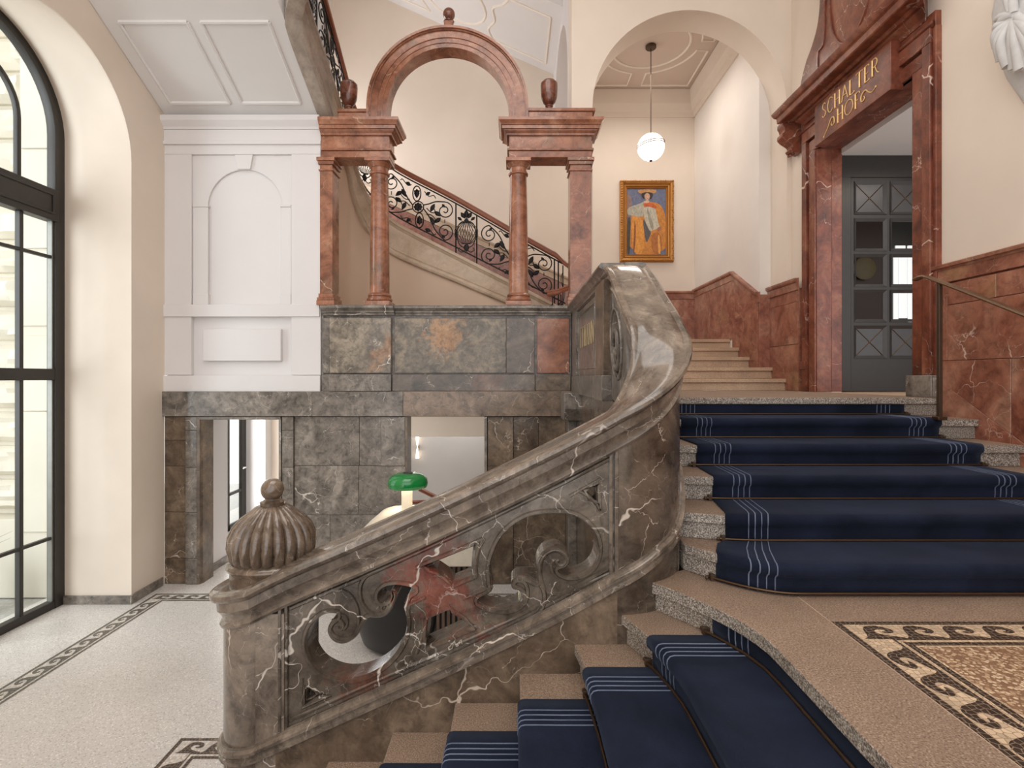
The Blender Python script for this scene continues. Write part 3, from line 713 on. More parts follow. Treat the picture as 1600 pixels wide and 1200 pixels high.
# dado on the far wall (slabs), follows the stair then runs level behind the alcove
dado = MB(); dado.box(1.0, 3.43, 10.06, 10.1, 0.6, 1.6); dado = struct(dado.build('trim_1', REDL, org=(2.2, 10.1, .6)), 'red marble dado of the far wall and alcove')
def dz(X): return 1.60 if X > 1.6 else 1.60+.46*(1.6-X)
xs = [3.43, 2.7, 1.9, 1.6, 0.9, 0.1, -0.7, -1.5, -2.3, -3.1, -3.9]
for a, c in zip(xs, xs[1:]):
    slab(dado, [(c, dz(c)-1.25), (a, dz(a)-1.25), (a, dz(a)-.14), (c, dz(c)-.14)], 'y', 10.1, 0.05, REDL if a > 1.6 else marble('soft_red_marble', [rgb(122,78,66), rgb(146,100,86), rgb(158,114,100), rgb(170,130,114)], rgb(200,180,166), 2, 2, .006, .5, .3))
    m = MB(); m.loft([[(X, 10.1-u, dz(X)-.14+v) for u, v in ((0, .005), (.055, .005), (.055, .10), (.075, .115), (.085, .13), (.085, .155), (0, .155))] for X in (c, a)])
    m.build('dado_cap', REDL if a > 1.6 else STONE, dado, smooth=0)

# ---- iron railing
rail = thing('iron_railing', 'black wrought iron scroll railing with a brown handrail along the winding stair', 'railing', (-0.7, 8.27, 1.6))
def RPp(s, dz_=0.0, base='mid'):
    p, nn, t = at(s)
    z = {'mid': (p[3]+p[4])/2, 'bot': p[3]+.10, 'top': p[4]-.07, 'rail': p[4]}[base]
    return (p[0]+.03*nn[0], p[1]+.03*nn[1], z+dz_)
s_end = SE
# handrail incl. the volute at its foot
hp = [(0.52,7.72,1.20),(0.66,7.66,1.22),(0.82,7.72,1.30),(0.93,7.88,1.42),(0.95,8.05,1.54),(0.90,8.18,1.66),(0.78,8.235,1.77)]
path = hp+[RPp(s, 0, 'rail') for s in strip_path(0.34, s_end, 110)]
path = [path[0]]+catmull(path[:12], 4)[1:-1]+path[12:]
nr = []
for i in range(len(path)):
    a = path[max(0, i-1)]; b_ = path[min(len(path)-1, i+1)]; d = Vector((b_[0]-a[0], b_[1]-a[1])); d.normalize(); nr.append((-d.y, d.x))
m = MB(); m.sweep(path, nr, [(-.035, -.035), (.035, -.035), (.045, -.02), (.045, .0), (.03, .01), (.035, .03), (.02, .045), (-.02, .045), (-.035, .03), (-.03, .01), (-.045, 0), (-.045, -.02)])
m.build('handrail', WOOD, rail, smooth=50)
def iron(pts, name='scroll', r=0.0095, n=6, flat=1.0):
    b = MB(); b.tube(pts, r, n, flat=flat); return b.build(name, IRON, rail)
iron([RPp(s, 0, 'top') for s in strip_path(0.25, s_end, 110)], 'top_bar', .011)
iron([RPp(s, 0, 'bot') for s in strip_path(0.15, s_end, 110)], 'bottom_bar', .011)
def loc(s0, da, dh): return RPp(s0+da, (lambda p: dh+((at(s0)[0][3]+at(s0)[0][4])-(p[3]+p[4]))/2)(at(s0+da)[0]))
def spiral(s0, ca, ch, R, a0, turns, sgn=1, r1=.02, n=34):
    return [loc(s0, ca+(R+(r1-R)*i/n)*math.cos(a0+sgn*turns*2*PI*i/n), ch+(R+(r1-R)*i/n)*math.sin(a0+sgn*turns*2*PI*i/n)) for i in range(n+1)]
def leaf(s0, a, h, L, ang, wd=.3):
    b = MB(); c = loc(s0, a, h); t = at(s0+a)[2]
    pr = [(.001, -1), (.55, -.5), (.9, 0), (.75, .4), (.3, .8), (.001, 1)]
    rings = []
    for r, z in pr:
        ring = []
        for k in range(8):
            w_ = r*L*wd*math.cos(k*PI/4); d_ = r*L*.12*math.sin(k*PI/4); l_ = z*L/2
            x_ = w_*math.cos(ang)-l_*math.sin(ang); y_ = w_*math.sin(ang)+l_*math.cos(ang)
            ring.append((c[0]+t[0]*x_-t[1]*d_, c[1]+t[1]*x_+t[0]*d_, c[2]+y_))
        rings.append(ring)
    b.loft(rings); return b.build('leaf', IRON, rail)
def big_panel(s0, W=.59):
    p0, _, _ = at(s0-.3); p1, _, _ = at(s0+.3); mm = ((p1[3]+p1[4])-(p0[3]+p0[4]))/2/.6
    iron([loc(s0, .085*math.cos(a*PI/10), .085*math.sin(a*PI/10)) for a in range(21)], 'rosette_ring', .009)
    for k in range(8): leaf(s0, .035*math.cos(k*PI/4), .035*math.sin(k*PI/4), .075, k*PI/4-PI/2, .45)
    for sg in (1, -1):
        iron([loc(s0, .02*sg+.062*math.cos(a*PI/10), .205*sg+.115*math.sin(a*PI/10)) for a in range(21)], 'oval')
        leaf(s0, .02*sg, .205*sg, .15, 0, .32)
        for k in (-1, 1): leaf(s0, .02*sg+k*.022, .235*sg, .06, -k*.8, .4)
    for sg in (1, -1):
        sl = lambda a: a*mm
        e = sg*(W-.16)
        for up_ in (1, -1):
            hc = sl(e)+(.155 if up_ > 0 else -.165)
            R = .135
            sp = spiral(s0, e, hc, R, PI/2*up_, 1.65, -sg*up_*-1*-1, .018)
            iron(sp, 'scroll', .009)
            # stem from the rosette to the back of the scroll
            iron([loc(s0, a, h) for a, h in catmull([(sg*.085, .03*up_), (sg*.17, sl(sg*.17)*.6+up_*.10), (sg*.27, sl(sg*.27)+up_*.22), (e, hc+up_*R)], 6)], 'stem', .010)
            leaf(s0, sg*.22, sl(sg*.22)+up_*.10, .15, -sg*up_*.5, .26); leaf(s0, sg*.30, sl(sg*.30)+up_*.05, .13, sg*up_*.9, .3)
            leaf(s0, e-sg*.02, hc+up_*.075, .07, sg*.7, .35)
            iron([loc(s0, a, h) for a, h in catmull([(sg*.13, sl(sg*.13)+up_*.05), (sg*.20, sl(sg*.2)+up_*.02), (sg*.26, sl(sg*.26)+up_*.05), (sg*.25, sl(sg*.25)+up_*.09), (sg*.225, sl(sg*.225)+up_*.08)], 5)], 'tendril', .007)
            iron([loc(s0, a, h) for a, h in catmull([(sg*.10, up_*.29+sl(sg*.1)), (sg*.16, sl(sg*.16)+up_*.25), (sg*.24, sl(sg*.24)+up_*.30), (sg*.27, sl(sg*.27)+up_*.27)], 5)], 'tendril', .007)
            leaf(s0, sg*.15, sl(sg*.15)+up_*.28, .09, -sg*up_*1.0, .35)
        iron([loc(s0, e, sl(e)+.02), loc(s0, e, sl(e)-.03)], 'tie_bar', .007)
def lyre(s0, h=.16):
    for sg in (1, -1): iron([RPp(s0+sg*h, -.12, 'bot'), RPp(s0+sg*h, 0, 'top')], 'post', .012)
    for k in range(-4, 5):
        for d in (1, -1):
            q = [loc(s0, .012*k+ (.125*math.sin(PI*j/10)*(k/4.0)) + d*.02*math.sin(2*PI*j/10), -.19+.34*j/10) for j in range(11)]
            iron(q, 'basket_wire', .0045, 5)
    for sg in (1, -1):
        iron([loc(s0, sg*a, hh) for a, hh in catmull([(0, -.25), (.10, -.20), (.145, -.05), (.12, .10), (.05, .16), (.03, .12), (.05, .10)], 5)], 'scroll', .008)
        iron([loc(s0, sg*a, hh) for a, hh in catmull([(0, -.25), (.06, -.31), (.12, -.28), (.10, -.24)], 5)], 'tendril', .007)
        leaf(s0, sg*.05, .25, .12, -sg*.6, .3); leaf(s0, sg*.10, .20, .09, -sg*.9, .3)
    leaf(s0, 0, .27, .14, 0, .3); leaf(s0, 0, .17, .08, PI/2, .6); leaf(s0, 0, -.24, .10, PI/2, .7)
sx = lambda X: 1.02-X                                   # distance along the straight back run
big_panel(sx(0.07), .58); lyre(sx(-0.70), .16); big_panel(sx(-1.44), .57)
iron([RPp(sx(.65), -.12, 'bot'), RPp(sx(.65), 0, 'top')], 'post', .012); iron([RPp(sx(.71), -.12, 'bot'), RPp(sx(.71), 0, 'top')], 'post', .012)
s1 = s_of(lambda p: p[1] < 8.2 and p[0] < -1.9)
lyre(s1+.2, .14); lyre(s1+.52, .14); big_panel(s1+1.22, .55); lyre(s1+1.95, .15); big_panel(s1+2.75, .5)
# iron newel at the foot under the volute
for k in range(7):
    t_ = k/6; x_, y_, z_ = path[int(2+t_*22)]
    iron([(x_, y_, .62), (x_, y_, z_-.05)], 'post', .009)
    iron([(x_+.03*math.sin(a*.9), y_, .70+(z_-.85)*a/14) for a in range(15)], 'basket_wire', .006, 5)

# ================================================================= MARBLE ARCADE
YA = 6.87
arc = thing('marble_arcade', 'polished red brown marble arch on columns over the grey parapet', 'arcade', (-0.7, 7.0, 0.9))
def entab(x0, x1, left_open=False):
    """x0,x1: frieze faces; cornice overhangs all round"""
    def lay(name, o, z0, z1, mat=RED):
        b = MB(); b.box(x0-(0 if left_open else o), x1+o, YA-o, 7.16+o, z0, z1); b.build(name, mat, arc, bev=0.006, seg=2)
    lay('architrave', 0.0, 2.815, 2.90); lay('architrave_fillet', 0.02, 2.90, 2.93); lay('frieze', -0.004, 2.93, 3.10)
    b = MB(); rings = []
    for o, z in ((0, 3.09), (.025, 3.09), (.03, 3.11), (.06, 3.135), (.062, 3.145), (.085, 3.15), (.085, 3.19), (.10, 3.195), (.115, 3.225), (.13, 3.24), (.13, 3.275), (0, 3.275)):
        l = 0 if left_open else o
        rings.append([(x0-l, YA-o, z), (x1+o, YA-o, z), (x1+o, 7.16+o, z), (x0-l, 7.16+o, z)])
    b.loft(rings); b.build('cornice', RED, arc, smooth=25)
entab(bx(503)+.0, mx(609, YA), True); entab(mx(795, YA), mx(925, YA))
def column(cx, cy, z0, z1, r=.12):
    b = MB(); b.box(cx-.165, cx+.165, cy-.165, cy+.165, z0, z0+.055); b.build('plinth', RED, arc, bev=.004)
    b = MB(); b.lathe((cx, cy, 0), [(.15, z0+.055), (.162, z0+.065), (.166, z0+.08), (.16, z0+.10), (.148, z0+.107), (.148, z0+.117), (.14, z0+.12), (.15, z0+.13), (.15, z0+.145), (.14, z0+.155), (.132, z0+.165)], 32); b.build('column_base', RED, arc, smooth=40)
    H = z1-z0; pr = [(.131, z0+.165)]
    for i in range(13):
        t = i/12; pr.append((r*(1.06-.16*t**1.6), z0+.18+(H-.36)*t))
    b = MB(); b.lathe((cx, cy, 0), pr, 40); b.build('column_shaft', RED, arc, smooth=60)
    q = r*.90; b = MB(); b.lathe((cx, cy, 0), [(q, z1-.19), (q+.018, z1-.185), (q+.022, z1-.172), (q+.016, z1-.16), (q+.002, z1-.155), (q+.002, z1-.10), (q+.012, z1-.095), (q+.016, z1-.085), (q+.04, z1-.055), (q+.045, z1-.045)], 32); b.build('capital', RED, arc, smooth=40)
    b = MB(); b.box(cx-.16, cx+.16, cy-.16, cy+.16, z1-.045, z1); b.build('abacus', RED, arc, bev=.004)
ZC0, ZC1 = 0.925, 2.815
column(mx(593, 7.0), 7.01, ZC0, ZC1); column(mx(810, 7.0), 7.01, ZC0, ZC1)
def pilaster(x0, x1, yc=7.01, rnd=False):
    b = MB(); b.box(x0, x1, yc-.13, yc+.13, ZC0+.15, ZC1-.17); b.build('pilaster_shaft', RED, arc, bev=.004)
    for nm, o, a, c in (('plinth', .035, ZC0, ZC0+.06), ('pilaster_base', .03, ZC0+.06, ZC0+.10), ('pilaster_base', .015, ZC0+.10, ZC0+.15), ('capital', .015, ZC1-.17, ZC1-.15), ('capital', .0, ZC1-.15, ZC1-.09), ('capital', .02, ZC1-.09, ZC1-.045), ('abacus', .035, ZC1-.045, ZC1)):
        b = MB(); b.box(x0-o, x1+o, yc-.13-o, yc+.13+o, a, c); b.build(nm, RED, arc, bev=.006)
pilaster(mx(891, YA), mx(924, YA)); pilaster(bx(500)+.005, mx(519, YA))
# blocking courses
b = MB(); b.box(mx(529, YA), mx(575, YA), YA, 7.16, 3.275, 3.39); b.build('blocking_course', RED, arc, bev=.004); b = MB(); b.box(mx(527, YA), mx(577, YA), YA-.02, 7.18, 3.39, 3.43); b.build('blocking_cap', RED, arc, bev=.006)
b = MB(); b.box(mx(826, YA), mx(926, YA), YA, 7.16, 3.275, 3.40); b.build('blocking_course', RED, arc, bev=.004); b = MB(); b.box(mx(822, YA), mx(930, YA), YA-.02, 7.18, 3.40, 3.44); b.build('blocking_cap', RED, arc, bev=.006)
# arch: three mitred rings
ACX, ACZ = mx(699.5, YA), 3.45
def archring(name, r0, r1, y0, y1, parts=1):
    n = 40
    for k in range(parts):
        lo = PI*k/parts; hi = PI*(k+1)/parts
        rings = []
        steps = [ACZ-3.275] if True else []
        seq = []
        if k == 0: seq.append(('s', 0))
        for i in range(n//parts+1): seq.append(('a', lo+(hi-lo)*i/(n//parts)))
        if k == parts-1: seq.append(('e', 0))
        for kind, a in seq:
            if kind == 'a': P = lambda r: (ACX+r*math.cos(a), ACZ+r*math.sin(a))
            elif kind == 's': P = lambda r: (ACX+r, 3.275)
            else: P = lambda r: (ACX-r, 3.275)
            (xa, za), (xb, zb) = P(r0), P(r1)
            rings.append([(xa, y0, za), (xb, y0, zb), (xb, y1, zb), (xa, y1, za)])
        b = MB(); b.loft(rings); b.build(name, RED, arc, smooth=20)
archring('voussoir', .78, .90, YA+.012, 7.12, 5); archring('archivolt', .90, .985, YA-.0, 7.13, 3); archring('arch_moulding', .985, 1.0, YA-.02, 7.15); archring('arch_moulding', 1.0, 1.03, YA-.045, 7.17); archring('arch_fillet', .835, .845, YA+.002, 7.125)
zt = ACZ+1.03
for nm, hw, a, c in (('finial_plinth', .125, zt-.02, zt+.03), ('finial_die', .06, zt+.03, zt+.15)):
    b = MB(); b.box(ACX-hw, ACX+hw, 7.01-hw*.9, 7.01+hw*.9, a, c); b.build(nm, RED, arc, bev=.006)
b = MB(); b.lathe((ACX, 7.01, zt+.15), [(.065, 0), (.07, .01), (.05, .02), (.035, .03)]+[(.078*math.sin(PI*i/12), .105-.078*math.cos(PI*i/12)) for i in range(2, 12)]+[(.001, .184)], 28); b.build('finial_ball', URNM, arc, smooth=60)
def urn(cx, z0, label):
    o = thing('stone_urn', label, 'urn', (cx, 7.01, z0), 'marble urns on the arcade entablature')
    b = MB(); b.lathe((cx, 7.01, z0), [(.001, 0), (.075, 0), (.08, .012), (.07, .03), (.045, .05), (.036, .065), (.036, .08), (.05, .09), (.052, .10), (.04, .108)], 32); b.build('foot', URNM, o, smooth=50)
    b = MB(); b.lathe((cx, 7.01, z0), [(.04, .108), (.075, .14), (.095, .19), (.104, .235)], 48, lambda t, z: 1+.03*abs(math.sin(12*t))); b.build('fluted_bowl', URNM, o, smooth=50)
    b = MB(); b.lathe((cx, 7.01, z0), [(.106, .235), (.110, .30), (.112, .36), (.109, .39), (.098, .40), (.085, .40), (.08, .42), (.05, .437), (.001, .44)], 40); b.build('urn_body', URNM, o, smooth=40)
urn(mx(545, 7.01), 3.43, 'dark brown marble urn left of the red arch, beside the iron railing'); urn(mx(858, 7.01), 3.44, 'dark brown marble urn right of the red arch, before the white cross wall')

# ================================================================= GALLERY FLOOR, PARAPET
m = MB(); m.box(bx(503), 0.80, YB-0.02, 8.4, TOP-.30, TOP-.005); struct(m.build('floor_gallery', GRANITEL, org=(-1, 7.6, TOP-.3)), 'stone gallery floor behind the parapet')
par = thing('parapet', 'grey and olive marble parapet with panelled dies under the arcade columns', 'parapet', (-.8, 7.0, bz(611)))
b = MB(); b.box(bx(503), bx(893), YB+.05, YB+.22, bz(611), .91); b.build('core', GREY, par)
def P_(x0, x1, y0, y1, d, mat, nm='marble_panel'):
    b = MB(); b.box(bx(x0)+.0015, bx(x1)-.0015, YB-d, YB+.06, bz(y1), bz(y0)); b.build(nm, mat, par, bev=.004, seg=1)
P_(516, 612, 497, 583, .04, GREEN); P_(503.5, 515, 497, 583, .0, GREY, 'edge_strip')
P_(616, 791, 497, 583, -.01, marble('mottled_olive_marble', [rgb(64,60,54), rgb(104,94,80), rgb(130,116,98), rgb(152,134,110)], rgb(196,184,166), 4.0, 2.6, .006, .7, .25, rand=False, spots=[(bx(694), YB, bz(522), .30, rgb(214,150,88)), (bx(560), YB, bz(520), .2, rgb(120,90,74))])); P_(791, 835, 497, 583, .015, BROWN); P_(839, 890, 497, 583, -.015, RED)
for x0, x1, d, mt in ((503.5, 515.5, .02, GREY), (516, 613, .06, GREY), (613, 836, .02, BROWN), (836, 892, .0, BROWND)): P_(x0, x1, 585, 611, d, mt, 'base_block')
def capm(x0, x1, d):
    b = MB(); b.prism([(YB+.25, .80), (YB-d-.005, .80), (YB-d-.01, .82), (YB-d-.03, .835), (YB-d-.03, .85), (YB-d-.06, .875), (YB-d-.075, .885), (YB-d-.075, .905), (YB-d-.06, .922), (YB+.25, .922)], 'x', bx(x0), bx(x1)); b.build('cap_moulding', GREY, par, smooth=20)
capm(503, 516, -.01); capm(515, 617, .03); capm(617, 791, -.02); capm(790, 839, .01); capm(839, 892, -.02)
# ================================================================= MAIN STAIR
GR = NT('bush_hammered_granite')
_p = GR.pos(True); _n = GR.noise(_p, 150, 2, 0.6); _n2 = GR.noise(_p, 3, 5)
_top = GR.ramp(_n.outputs[0], [(0.34, rgb(112,94,80)), (0.46, rgb(150,127,109)), (0.56, rgb(156,133,114)), (0.68, rgb(192,172,152))])
_side = GR.ramp(_n.outputs[0], [(0.38, rgb(84,76,68)), (0.48, rgb(142,134,124)), (0.54, rgb(156,148,138)), (0.64, rgb(214,206,196))])
_g = GR.n('ShaderNodeNewGeometry'); _s = GR.n('ShaderNodeSeparateXYZ'); GR.l(_g.outputs['True Normal'], _s.inputs[0])
_c = GR.mix(GR.math('GREATER_THAN', _s.outputs[2], 0.6), _side, _top)
_c = GR.mix(1.0, _c, GR.ramp(_n2.outputs[0], [(0.3, (.84, .82, .80)), (0.7, (1.06, 1.04, 1.02))]), 'MULTIPLY')
GR.bump(_n.outputs[0], 0.15, 0.002); GRST = GR.done(_c, 0.6)

MAIN = {1:-1.99, 2:-1.65, 3:-1.31, 4:-0.97, 5:-0.63, 6:-0.30, 7:0.04, 8:0.37, 9:0.725, 10:1.075}
WALLX = dict(MAIN); WALLX.update({8:0.33, 9:0.58, 10:0.79})
def xn(k, Y):
    t = max(0, min(1.25, (Y-2.22)/.62)); return MAIN[k]+(WALLX[k]-MAIN[k])*t**1.7
def zk(k): return FL+R_*k
YS = [-0.7+0.3*i for i in range(10)]+[2.1+.075*i for i in range(12)]
YS = [y for y in YS if y < 2.93]+[2.93]
low_st = thing('lower_staircase', 'grey brown granite steps of the lower flight, partly under blue carpet', 'staircase', (-.4, 1.2, FL))
for k in range(1, 10):
    b = MB()
    nx = lambda Y: xn(k+1, Y)+.06
    b.prism([(xn(k, Y), Y) for Y in YS]+[(nx(Y), Y) for Y in reversed(YS)], 'z', zk(k)-.05, zk(k))
    b.prism([(xn(k, Y)+.03, Y) for Y in YS]+[(nx(Y)-.01, Y) for Y in reversed(YS)], 'z', zk(k)-R_-.0, zk(k)-.05)
    b.build('step', GRST, low_st, bev=.006, smooth=30)
b = MB(); b.box(1.2, WX1, -3.2, 4.3, FL, LAND-.06); struct(b.build('landing_core', PLASTERT, org=(2.4, .5, FL)), 'solid mass under the landing')
# landing slab
b = MB(); YL = YS+[3.0, 3.08]
b.prism([(xn(10, Y), Y) for Y in YS]+[(1.02, 3.1), (WX1, 3.1), (WX1, -.7)], 'z', LAND-.06, LAND)
b.prism([(xn(10, Y)+.03, Y) for Y in YS]+[(1.25, 2.93), (1.25, -.7)], 'z', LAND-R_, LAND-.06)
landing = struct(b.build('floor_landing', GRST, bev=.006, org=(2.3, 1, LAND-.06)), 'brown granite landing with an inlaid mosaic')
mosaic(landing, (1.437, 2.42), (1, 0), 2.1, (0, -1), LAND)
mosaic(landing, (1.437, 2.42), (0, -1), 3.1, (1, 0), LAND, skip=.2)
b = MB(); b.box(1.655, 3.4, -.7, 2.195, LAND, LAND+.0008); b.build('pebble_field', PEBBLE, landing, smooth=0)
JOINT = plain('pale_joint', rgb(196,172,148), .7)
b = MB(); b.box(1.4325, 1.4365, -.7, 2.70, LAND, LAND+.0012); b.build('joint', JOINT, landing, smooth=0)

# upper flight
G_ = .372; YR0 = 2.717
def off(j, X):
    if X >= 1.45: return 0
    a = {1: .33, 2: .10, 3: .06}.get(j, .03); return a*((1.45-X)/.45)**2
def yr(j, X): return YR0+(j-1)*G_+off(j, X)
def zj(j): return LAND+R_*j
XS = [0.98, 1.03, 1.08, 1.13, 1.18, 1.24, 1.3, 1.37, 1.45, WX1-.003]
up_st = thing('upper_staircase', 'brown granite steps of the upper flight either side of the navy carpet', 'staircase', (2.3, 3.6, LAND))
for j in range(1, 6):
    b = MB()
    b.prism([(X, yr(j, X)-.03) for X in XS]+[(X, yr(j+1, X)+.02) for X in reversed(XS)], 'z', zj(j)-.055, zj(j))
    b.prism([(X, yr(j, X)) for X in XS]+[(X, yr(j+1, X)+.02) for X in reversed(XS)], 'z', zj(j)-R_, zj(j)-.055)
    b.build('step', GRST, up_st, bev=.006, smooth=30)
b = MB()
b.box(0.98, WX1-.003, YR0+5*G_-.03, 7.02, TOP-.055, TOP); b.box(0.98, WX1-.003, YR0+5*G_, 7.02, TOP-R_, TOP-.055)
struct(b.build('floor_upper_landing', GRST, bev=.006, org=(2.3, 5.6, TOP-R_)), 'granite upper landing before the portal')
alc = thing('alcove_steps', 'five pale stone steps up into the alcove under the painting', 'steps', (2.3, 7.8, TOP))
for k in range(1, 6):
    y0 = 7.0+(k-1)*.36; y1 = y0+.38 if k < 5 else 10.1; z = TOP+R_*k; xr = 3.645 if k == 1 else (3.585 if k == 2 else 3.43)
    b = MB(); b.box(1.0, xr, y0, min(y1, 10.08), z-.05, z); b.box(1.0, xr, y0+.03, min(y1, 10.08), z-R_, z-.05); b.build('step', GRANITEL, alc, bev=.006)

# carpets --------------------------------------------------------
def profile_run(risers):
    """risers: list of (p, z0, z1) p = plan position of a riser (increasing away from the foot), returns points (p, z, np, nz)"""
    pts = []
    for i, (p, z0, z1) in enumerate(risers):
        last = (i == len(risers)-1)
        pts += [(p-.006, z0+.004), (p-.010, z0+.05), (p-.010, z1-.07)]
        if last: pts += [(p-.012, z1-.058)]; break
        pts += [(p-.022, z1-.055), (p-.036, z1-.045), (p-.040, z1-.025), (p-.038, z1-.008), (p-.028, z1+.004), (p-.012, z1+.008), (p+.05, z1+.008)]
        pn = risers[i+1][0]; pts += [(p+(pn-p)*.5, z1+.007), (pn-.03, z1+.007), (pn-.012, z1+.006)]
    return pts
up_run = profile_run([(YR0+(j-1)*G_, LAND+R_*(j-1), LAND+R_*j) for j in range(1, 7)])
def jj(y): return max(1, min(6, int(round((y-YR0)/G_+.62+.0))))
def upY(y, X):
    j = max(1, min(6, int((y-YR0+.05)/G_)+1)); nxt = min(6, j+1)
    t = max(0, min(1, (y-(YR0+(j-1)*G_))/G_))
    t = max(0, (t-.5)*2)
    return y+off(j, X)*(1-t)+off(nxt, X)*t
def xl(y): return lerp([(2.70, 1.10), (2.9, 1.16), (3.1, 1.24), (3.45, 1.29), (3.8, 1.31), (5, 1.32)], y)
XRC = 3.33
def run_sheet(pts, cols, fn, mat, name, parent, thick=.007, lift=0.0):
    b = MB(); rings = []
    n = len(pts)
    for i, (p, z) in enumerate(pts):
        a = pts[max(0, i-1)]; c = pts[min(n-1, i+1)]; d = Vector((c[0]-a[0], c[1]-a[1])); d.normalize()
        q = (p-d.y*lift, z+d.x*lift)
        rings.append([fn(q, c_) for c_ in cols])
    b.loft(rings, closed=False, caps=False)
    o = b.build(name, mat, parent, smooth=50)
    if thick:
        s = o.modifiers.new('thick', 'SOLIDIFY'); s.thickness = thick; s.offset = 0
    return o
upc = thing('upper_carpet', 'dark navy stair runner with pale stripes on the upper flight', 'carpet', (2.3, 3.6, LAND))
cols = [i/28 for i in range(29)]
run_sheet(up_run, cols, lambda q, c: ((lambda X: (X, upY(q[0], X), q[1]))(xl(q[0])+(XRC-xl(q[0]))*c)), NAVY, 'runner', upc)
for k in range(4):
    for side in (0, 1):
        o_ = .125+.036*k
        def fs(q, c, o_=o_, side=side):
            X = (xl(q[0])+o_ if side == 0 else XRC-o_)+c*.0055; return (X, upY(q[0], X), q[1])
        run_sheet(up_run, [-.5, .5], fs, STRIPE, 'stripe', upc, .003, .0048)
lo_run = profile_run([(MAIN[k]+.03, zk(k-1), zk(k)) for k in range(1, 11)])
def loX(x, Y):
    # shift with the winders' curved nosings
    k = 1
    while k < 10 and x > MAIN[k+1]-.02: k += 1
    d0 = xn(k, Y)-MAIN[k]; d1 = (xn(k+1, Y)-MAIN[k+1]) if k < 10 else d0
    t = 0 if k == 10 else max(0, min(1, (x-MAIN[k]-.1)/(MAIN[k+1]-MAIN[k]-.1)))
    return x+d0*(1-t)+d1*t
loc_ = thing('lower_carpet', 'blue stair runner with pale stripes on the lower winding flight', 'carpet', (-.4, 1.2, FL))
YC0, YC1 = 2.60, -.45
run_sheet(lo_run, [i/30 for i in range(31)], lambda q, c: ((lambda Y: (loX(q[0], Y), Y, q[1]))(YC0+(YC1-YC0)*c)), NAVY, 'runner', loc_)
for k in range(4):
    for side in (0, 1):
        o_ = .09+.036*k
        def fs(q, c, o_=o_, side=side):
            Y = (YC0-o_ if side == 0 else YC1+o_)+c*.0055; return (loX(q[0], Y), Y, q[1])
        run_sheet(lo_run, [-.5, .5], fs, STRIPE, 'stripe', loc_, .003, .0048)
# rods
names_up = ['brass stair rod bent at its left end, at the foot of the upper carpet', 'thin stair rod across the navy carpet, second up from the landing', 'thin stair rod across the navy carpet, third up from the landing',
            'thin stair rod across the navy carpet, fourth up from the landing', 'thin stair rod across the navy carpet, second from the top', 'thin stair rod in the shade of the top landing edge']
for j in range(1, 7):
    z = LAND+R_*(j-1)+.018; x0 = xl(YR0+(j-1)*G_)-.04
    t = thing('stair_rod', names_up[j-1], 'stair rod', (2.3, YR0+(j-1)*G_-.02, z), 'stair rods of the upper flight')
    xs_ = [x0+(1.5-x0)*i/10 for i in range(11)]+[2.4, XRC+.03]
    b = MB(); b.tube([(X, yr(j, X)-.024, z) for X in xs_], .0065, 8); b.build('rod', BRASS, t)
    for X in (x0+.02, XRC+.01):
        b = MB(); b.box(X-.011, X+.011, yr(j, X)-.032, yr(j, X)+.001, z-.018, z+.018); b.sphere((X-.03 if X < 2 else X+.025, yr(j, X)-.024, z), .011, 10); b.build('bracket', BRONZED, t, bev=.002)
names_lo = {10: 'curved brass rod under the landing edge on the blue winder', 9: 'curved brass rod between the two topmost winder steps', 8: 'brass rod of the lower carpet, third below the landing', 7: 'brass rod of the lower carpet, fourth below the landing',
            6: 'brass rod of the lower carpet, fifth below the landing', 5: 'brass rod of the lower carpet, lowest in view at the bottom edge'}
for k in range(10, 4, -1):
    z = zk(k-1)+.018
    t = thing('stair_rod', names_lo[k], 'stair rod', (MAIN[k], 1.1, z), 'stair rods of the lower flight')
    ys = [YC0+.045-.12*i for i in range(9)]+[1.2, .4, YC1-.03]
    b = MB(); b.tube([(xn(k, Y)+.006, Y, z) for Y in ys], .0065, 8); b.build('rod', BRASS, t)
    for Y in (YC0+.03, YC1-.02):
        X = xn(k, Y)+.006
        b = MB(); b.box(X-.01, X+.025, Y-.011, Y+.011, z-.018, z+.018); b.sphere((X, Y+.028 if Y > 1 else Y-.028, z), .012, 10); b.build('bracket', BRONZED, t, bev=.002)

# ================================================================= STONE BALUSTRADE
bal = thing('stone_balustrade', 'polished brown marble balustrade with pierced scrolls, curving up the stair', 'balustrade', (0, 2.95, FL))
XA, YAc, RC = .556, 3.29, .345
NXE = -1.376; ztab = [(-1.376, -1.10), (-1.2, -1.012), (-.80, -.84), (-.27, -.60), (.44, -.25), (.556, -.185), (.826, .03), (1.098, .30), (1.098+.38, .55), (1.098+1.0, .90), (1.098+1.5, .905)]
zt_s = smooth_tab(ztab, 10)
btab = smooth_tab([(-1.376, -1.955), (-1.21, -1.88), (.556, -1.035), (.556+.199, -.90), (.556+.36, -.79), (.556+.48, -.62), (1.098, -.52), (1.098+1.1, -.08)], 10)
def bp(s):
    """s: distance, straight part measured by X; returns x, y, outward normal"""
    if s <= XA: return s, 2.945, (0, -1)
    a = (s-XA)/RC
    if a <= PI/2: return XA+RC*math.sin(a), YAc-RC*math.cos(a), (math.sin(a), -math.cos(a))
    return XA+RC, YAc+(s-XA-RC*PI/2), (1, 0)
ARC1 = XA+RC*PI/2
half = [(.10,-.205),(.118,-.200),(.124,-.185),(.116,-.17),(.110,-.165),(.112,-.145),(.128,-.118),(.138,-.108),(.141,-.06),(.150,-.054),(.168,-.046),(.176,-.03),(.172,-.012),(.156,-.002),(.140,-.008),(.128,-.012),(.118,-.004),(.07,.002),(0,.004)]
